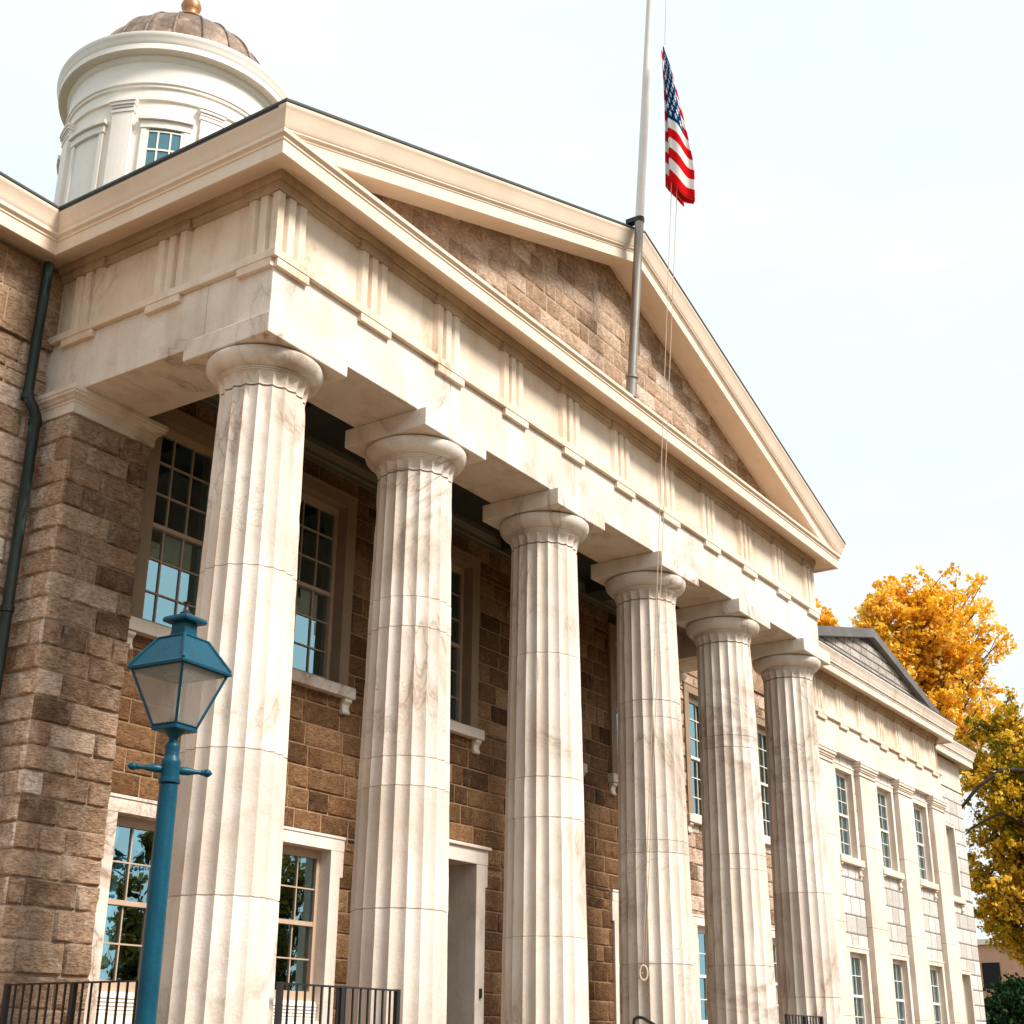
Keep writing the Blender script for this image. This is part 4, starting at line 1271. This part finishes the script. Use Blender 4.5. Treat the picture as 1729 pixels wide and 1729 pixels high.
railing([(-0.30, 2.50, 0), (-0.30, 0.55, 0)], "black railing in front of the left stone corner pier")
railing([(0.62, -0.22, 0), (2.36, -0.22, 0)], "black railing right of the lamp post, before the second column")
railing([(12.3, -0.22, 0), (13.75, -0.22, 0)], "black railing at the foot of the last column by the wing")
hr_ = empty("handrail", (7.0, -0.4, FLOOR))
tag(hr_, "curved black handrail end at the porch steps before the fourth column", "handrail")
q = MB()
q.tube([(6.95, -0.42, FLOOR), (6.95, -0.42, 1.98), (6.95, -0.43, 2.035), (6.95, -0.48, 2.06), (6.95, -0.56, 2.05), (6.95, -2.3, 1.12)], 0.021, 10)
q.build("rail", 'iron', hr_, smooth=True)
q = MB(); q.tube([(6.95, -2.25, 0.0), (6.95, -2.25, 1.13)], 0.02, 10); q.build("post", 'iron', hr_, smooth=True)

# ------------------------------------------------------------------ street lamp
LX, LY = -4.405, -4.035
lamp = empty("street_lamp", (LX, LY, 0))
tag(lamp, "teal street lamp with four sided glass lantern and ladder bar", "street lamp")
q = MB()
q.lathe([(0.16, 0.0), (0.16, 0.12), (0.13, 0.16), (0.10, 0.45), (0.075, 0.52), (0.058, 0.60), (0.0535, 1.2), (0.0475, 2.9)], LX, LY, 28)
q.build("post", 'teal', lamp, smooth=True, angle=50)
q = MB()
q.lathe([(0.050, 2.905), (0.056, 2.91), (0.056, 2.93), (0.050, 2.935), (0.0495, 3.00), (0.052, 3.012), (0.0485, 3.028), (0.040, 3.04), (0.038, 3.052), (0.0395, 3.09), (0.040, 3.10), (0.034, 3.112), (0.024, 3.122), (0.0225, 3.135)], LX, LY, 28)
q.build("collar", 'teal', lamp, smooth=True, angle=40)
va = Vector((LX + 9.231, LY + 9.382, 0)).normalized()       # away from the street corner
vr = Vector((va.y, -va.x, 0))
bd = (vr * 0.97 + va * 0.24).normalized()
for s in (-1, 1):
    q = MB(); P0 = Vector((LX, LY, 2.978)) + bd * (s * 0.045)
    pts, rs = [], []
    for t, r in ((0, .018), (.02, .022), (.05, .021), (.09, .012), (.115, .011), (.12, .015), (.128, .015), (.13, .012), (.14, .019), (.152, .0215), (.165, .017), (.174, .007), (.178, .003)):
        pts.append(P0 + bd * (s * t * 0.98)); rs.append(r)
    q.tube(pts, rs, 14); q.build("ladder_bar", 'teal', lamp, smooth=True, angle=40)
# lantern: square plan, one corner towards the viewer
ca = math.atan2(-va.y, -va.x) + RAD(2)
def sq(r, z): return [Vector((LX + r * math.cos(ca + k * math.pi / 2), LY + r * math.sin(ca + k * math.pi / 2), z)) for k in range(4)]
def frustum(mb, lv, mi=0, caps=True):
    v = [p for r, z in lv for p in sq(r, z)]
    f = []
    for j in range(len(lv) - 1):
        for k in range(4):
            a = j * 4 + k; b = j * 4 + (k + 1) % 4
            f.append((a, b, b + 4, a + 4))
    if caps: f += [(3, 2, 1, 0), tuple(range(len(lv) * 4 - 4, len(lv) * 4))]
    mb.mesh(v, f, mi)
q = MB()
q.lathe([(0.0225, 3.132), (0.024, 3.14), (0.032, 3.150), (0.048, 3.165), (0.066, 3.178)], LX, LY, 24)
frustum(q, [(0.112, 3.176), (0.116, 3.179), (0.116, 3.196), (0.110, 3.199)])
q.build("lantern_base", 'teal', lamp, smooth=True, angle=40)
# corner bars and upper/lower frames
RB, RT, ZB_, ZT_ = 0.111, 0.246, 3.20, 3.492
q = MB()
lo_, hi_ = sq(RB, ZB_), sq(RT, ZT_)
for k in range(4):
    q.tube([lo_[k], hi_[k]], 0.0095, 4)
for k in range(4):
    q.tube([lo_[k] + Vector((0, 0, .004)), lo_[(k + 1) % 4] + Vector((0, 0, .004))], 0.007, 4)
    q.tube([hi_[k], hi_[(k + 1) % 4]], 0.009, 4)
q.build("lantern_frame", 'teal', lamp)
for k in range(4):
    q = MB()
    a, b, c_, d_ = lo_[k], lo_[(k + 1) % 4], hi_[(k + 1) % 4], hi_[k]
    n = ((a + b) / 2 - Vector((LX, LY, (a.z + b.z) / 2))).normalized() * 0.004
    v = [a, b, c_, d_, a - n, b - n, c_ - n, d_ - n]
    q.mesh(v, [(0, 1, 2, 3), (7, 6, 5, 4), (0, 4, 5, 1), (1, 5, 6, 2), (2, 6, 7, 3), (3, 7, 4, 0)])
    q.build("glass_pane", 'frost', lamp)
q = MB()
frustum(q, [(0.255, 3.490), (0.270, 3.488), (0.272, 3.502), (0.262, 3.510), (0.128, 3.668), (0.118, 3.676), (0.075, 3.690), (0.068, 3.70), (0.066, 3.752), (0.072, 3.756)], caps=False)
rt, rb = sq(0.130, 3.668), sq(0.264, 3.510)
for k in range(4):
    q.tube([rb[k], rt[k]], 0.0085, 6)
    q.tube([rt[k], rt[(k + 1) % 4]], 0.006, 6)
frustum(q, [(0.02, 3.52), (0.252, 3.494), (0.254, 3.496), (0.02, 3.53)])
roof_o = q.build("lantern_roof", 'teal', lamp, bevel=0.002)
q = MB()
frustum(q, [(0.070, 3.752), (0.112, 3.760), (0.118, 3.772), (0.112, 3.786), (0.085, 3.797), (0.05, 3.806), (0.03, 3.812)])
q.build("lantern_cap", 'teal', lamp, smooth=True, angle=30)
q = MB(); q.lathe([(0.030, 3.808), (0.032, 3.818), (0.020, 3.826), (0.013, 3.845), (0.012, 3.86), (0.017, 3.872), (0.020, 3.878), (0.004, 3.884)], LX, LY, 16)
q.build("lantern_finial", 'iron', lamp, smooth=True, angle=40)
q = MB(); q.lathe([(0.03, 3.203), (0.034, 3.21), (0.034, 3.245), (0.026, 3.25)], LX, LY, 16)
q.build("lamp_socket", 'steel', lamp, smooth=True)
q = MB(); q.lathe([(0.012, 3.25), (0.018, 3.28), (0.019, 3.40), (0.014, 3.425), (0.004, 3.43)], LX, LY, 16)
q.build("lamp_bulb", 'bulb', lamp, smooth=True)
q = MB(); q.lathe([(0.075, 3.478), (0.082, 3.470), (0.078, 3.462), (0.07, 3.468)], LX, LY, 24, caps=False)
q.build("lamp_ring", 'steel', lamp, smooth=True)

# ------------------------------------------------------------------ trees
def leaf_mesh(name, mat, centres, radii, counts, size, parent, seed, tone_bias=None):
    r = np.random.default_rng(seed)
    P, T = [], []
    for i, (c, rad, n) in enumerate(zip(centres, radii, counts)):
        d = r.normal(size=(n, 3)); d /= np.linalg.norm(d, axis=1)[:, None]
        rr = rad * r.random(n)[:, None] ** 0.55
        P.append(np.asarray(c) + d * rr * np.array([1, 1, 0.85]))
        base = r.normal(0.55, 0.16) if tone_bias is None else tone_bias[i]
        T.append(np.clip(base + r.normal(0, 0.16, n), 0, 1))
    P = np.concatenate(P); T = np.concatenate(T); n = len(P)
    a = r.normal(size=(n, 3)); a /= np.linalg.norm(a, axis=1)[:, None]
    b = np.cross(a, r.normal(size=(n, 3))); b /= np.linalg.norm(b, axis=1)[:, None]
    s = size * r.uniform(0.6, 1.35, n)[:, None]
    V = np.stack([P - a * s * .5, P + b * s * .42, P + a * s * .55, P - b * s * .42], 1).reshape(-1, 3)
    me = bpy.data.meshes.new(name)
    me.vertices.add(4 * n); me.vertices.foreach_set("co", V.ravel())
    me.loops.add(4 * n); me.loops.foreach_set("vertex_index", np.arange(4 * n, dtype=np.int32))
    me.polygons.add(n); me.polygons.foreach_set("loop_start", np.arange(0, 4 * n, 4, dtype=np.int32))
    me.update(calc_edges=True)
    at = me.attributes.new("tone", 'FLOAT', 'FACE'); at.data.foreach_set("value", T.astype(np.float32))
    me.materials.append(M[mat])
    o = bpy.data.objects.new(name, me); scene.collection.objects.link(o)
    o.parent = parent
    o.location = -Vector(parent.location)
    return o

def tree(name, label, base, height, blobs, mat, seed, leaf=0.17, dens=1.0, trunk_r=0.3, spike=0.8, limbs=26, group=None, cat="tree", fill=1.0, extra=()):
    """blobs: list of (centre, (rx, ry, rz)) envelope ellipsoids; limbs reach points in them, leaf tufts sleeve the limbs"""
    r = random.Random(seed)
    root = empty(name, base); tag(root, label, cat, group)
    B = Vector(base)
    tr = MB()
    tops = Vector((B.x + r.uniform(-.3, .3), B.y, B.z + height * 0.9))
    n = 9; axis = [B + (tops - B) * (i / n) + Vector((r.uniform(-.12, .12), r.uniform(-.12, .12), 0)) * (i > 0) for i in range(n + 1)]
    tr.tube(axis, [trunk_r * (1 - 0.85 * i / n) for i in range(n + 1)], 10)
    cent, rad, cnt, tone = [], [], [], []
    tot = sum(e[1][0] * e[1][2] for e in blobs)
    for (c, e) in blobs:
        C_ = Vector(c)
        k = max(4, int(limbs * e[0] * e[2] / tot))
        for _ in range(k):
            while True:
                d = Vector((r.uniform(-1, 1), r.uniform(-1, 1), r.uniform(-1, 1)))
                if 0.35 < d.length < 1: break
            tip = C_ + Vector((d.x * e[0], d.y * e[1], d.z * e[2])) * 1.0
            # start on the trunk, below the tip
            zs = min(max(B.z + 0.22 * height, tip.z - (Vector((tip.x, tip.y, 0)) - Vector((B.x, B.y, 0))).length * r.uniform(0.9, 1.6)), tops.z - 0.3)
            t = (zs - B.z) / (tops.z - B.z); st = B + (tops - B) * max(0.2, t)
            mid = st.lerp(tip, 0.5) + Vector((r.uniform(-.4, .4), r.uniform(-.4, .4), r.uniform(-.1, .5)))
            pts = []
            for i in range(8):
                q_ = i / 7; a = st.lerp(mid, q_); b = mid.lerp(tip, q_)
                pts.append(a.lerp(b, q_) + Vector((r.uniform(-.06, .06), r.uniform(-.06, .06), 0)) * (0 < i < 7))
            L = (tip - st).length
            tr.tube(pts, [max(0.012, trunk_r * 0.30 * (1 - 0.92 * i / 7)) for i in range(8)], 6)
            tb = min(1, max(0.05, r.gauss(0.55, 0.2)))
            for i in range(3, 8):
                for _k in range(2):
                    p_ = pts[i] + Vector((r.gauss(0, .22), r.gauss(0, .22), r.gauss(0, .18))) * fill
                    cent.append(p_); rr = spike * r.uniform(0.32, 0.62) * (1.0 if i < 7 else 0.75)
                    rad.append(rr); cnt.append(max(8, int(150 * dens * rr * rr * (0.17 / leaf) ** 2))); tone.append(min(1, max(0, tb + r.gauss(0, .1))))
            # twigs
            for _k in range(4):
                i = r.randint(3, 6); q0 = pts[i]
                dv = Vector((r.uniform(-1, 1), r.uniform(-1, 1), r.uniform(-0.1, 1.0))).normalized() * r.uniform(0.6, 1.4) * min(1.5, L / 4)
                tw = [q0, q0 + dv * 0.5 + Vector((0, 0, .05)), q0 + dv]
                tr.tube(tw, [0.022, 0.016, 0.008], 5)
                for s_ in (0.5, 0.8, 1.05):
                    cent.append(q0 + dv * s_); rr = spike * r.uniform(0.26, 0.48); rad.append(rr)
                    cnt.append(max(8, int(150 * dens * rr * rr * (0.17 / leaf) ** 2))); tone.append(min(1, max(0, tb + r.gauss(0, .12))))
    for pts, r0, r1 in extra:
        tr.tube(pts, [r0 + (r1 - r0) * i / (len(pts) - 1) for i in range(len(pts))], 8)
    tr.build("trunk", 'bark', root, smooth=True)
    leaf_mesh("crown", mat, cent, rad, cnt, leaf, root, seed, tone)
    return root

C0 = Vector((-9.23104182, -9.38244231, 1.64591319))
def at(px, py, depth):
    d = CF + CR * ((px - 864.5) / 2297.75) - CU * ((py - 864.5) / 2297.75)
    return C0 + d * depth
a1, a2, a3, a4 = at(1585, 1040, 62), at(1520, 1090, 62), at(1640, 1090, 62), at(1600, 1170, 62)
bx_ = (a1.x - 2.2, a1.y + 3.0, 0)
tree("ginkgo_tree", "tall golden yellow tree rising behind the wing's gable", bx_, at(1585, 965, 62).z,
     [(at(1590, 1010, 62), (2.0, 2.0, 1.3)), (at(1500, 1050, 61), (1.2, 1.2, 1.5)), (at(1545, 1010, 62), (1.2, 1.2, 1.2)), (at(1660, 1030, 63), (1.5, 1.5, 1.6)), (at(1672, 1095, 62), (1.2, 1.2, 1.3)), (at(1585, 1110, 62), (2.9, 2.5, 2.0)), (at(1540, 1180, 61), (2.0, 2.0, 2.0)), (at(1640, 1170, 62), (1.9, 1.9, 1.7))],
     'leaf_gold', 5, leaf=0.19, dens=1.9, trunk_r=0.38, limbs=100)
tb_ = at(1795, 1500, 52)
tree("autumn_tree", "olive and orange tree at the end of the wing, with bare dark limbs", (tb_.x, tb_.y, 0), at(1740, 1190, 52).z,
     [(at(1655, 1225, 53), (1.9, 1.7, 1.2)), (at(1640, 1260, 54), (1.1, 1.1, 0.9)), (at(1720, 1330, 52), (2.2, 2.2, 1.9)), (at(1675, 1440, 53), (1.6, 1.6, 1.9)), (at(1735, 1480, 51), (2.2, 2.2, 1.9)), (at(1715, 1560, 53), (1.2, 1.2, 0.6)), (at(1800, 1330, 52), (2.5, 2.5, 3.0))],
     'leaf_olive', 9, leaf=0.15, dens=1.55, trunk_r=0.32, limbs=84,
     extra=[([at(1800, 1440, 51.6), at(1740, 1400, 51), at(1690, 1372, 50.6), at(1640, 1398, 50.4), at(1630, 1410, 50.4)], 0.09, 0.02),
            ([at(1800, 1400, 51.6), at(1735, 1300, 51), at(1690, 1300, 50.6), at(1650, 1330, 50.4), at(1620, 1368, 50.4)], 0.11, 0.06),
            ([at(1800, 1560, 51.6), at(1740, 1580, 50.8), at(1690, 1545, 50.4)], 0.09, 0.03)])
tip = at(1385, 1085, 70)
tree("yellow_tree", "yellow treetop peeping out between the porch and the wing's gable", (tip.x, tip.y, 0), at(1385, 1020, 70).z,
     [(at(1378, 1075, 70), (1.1, 1.1, 1.9))], 'leaf_gold', 15, leaf=0.19, dens=2.0, trunk_r=0.3, limbs=16)
sh = at(1712, 1700, 46)
tree("evergreen_shrub", "dark green shrub below the autumn tree at the wing's end", (sh.x, sh.y, 0), 4.2,
     [(at(1700, 1722, 46), (0.75, 0.75, 0.6)), (at(1735, 1715, 46), (1.0, 1.0, 1.1))], 'leaf_dark', 21, leaf=0.13, dens=2.2, trunk_r=0.12, limbs=34, cat="shrub", spike=0.9)
# trees across the street, seen in the window panes
for k, (x, y, h) in enumerate(((10, -34, 13), (22, -36, 15), (35, -33, 12), (48, -38, 15), (2, -38, 14))):
    tree("street_tree", "half bare street tree across the road, mirrored in the ground floor windows", (x, y, 0), h,
         [((x, y, h * 0.66), (3.2, 3.2, h * 0.28)), ((x + 1, y - 1, h * 0.5), (3.0, 3.0, h * 0.2))], 'leaf_street', 30 + k, leaf=0.26, dens=0.28, trunk_r=0.28, limbs=40, group="street trees across the road")

# ------------------------------------------------------------------ far house
hb = at(1690, 1640, 80)
far = empty("far_house", (hb.x, hb.y, 0))
tag(far, "small peach rendered house glimpsed behind the trees at the right", "house")
q = MB(); q.box(hb.x - 2.0, hb.x + 9, hb.y - 5, hb.y + 4, 0, 7.6); q.build("wall", 'peach', far)
q = MB(); q.box(hb.x - 2.2, hb.x + 9.2, hb.y - 5.2, hb.y + 4.2, 7.6, 7.9); q.build("roof", 'white', far)
for z in (2.0, 5.2):
    for y in (-3, 0, 2.5):
        q = MB(); q.box(hb.x - 2.06, hb.x - 1.95, hb.y + y - .5, hb.y + y + .5, z, z + 1.4); q.build("window", 'dark', far)
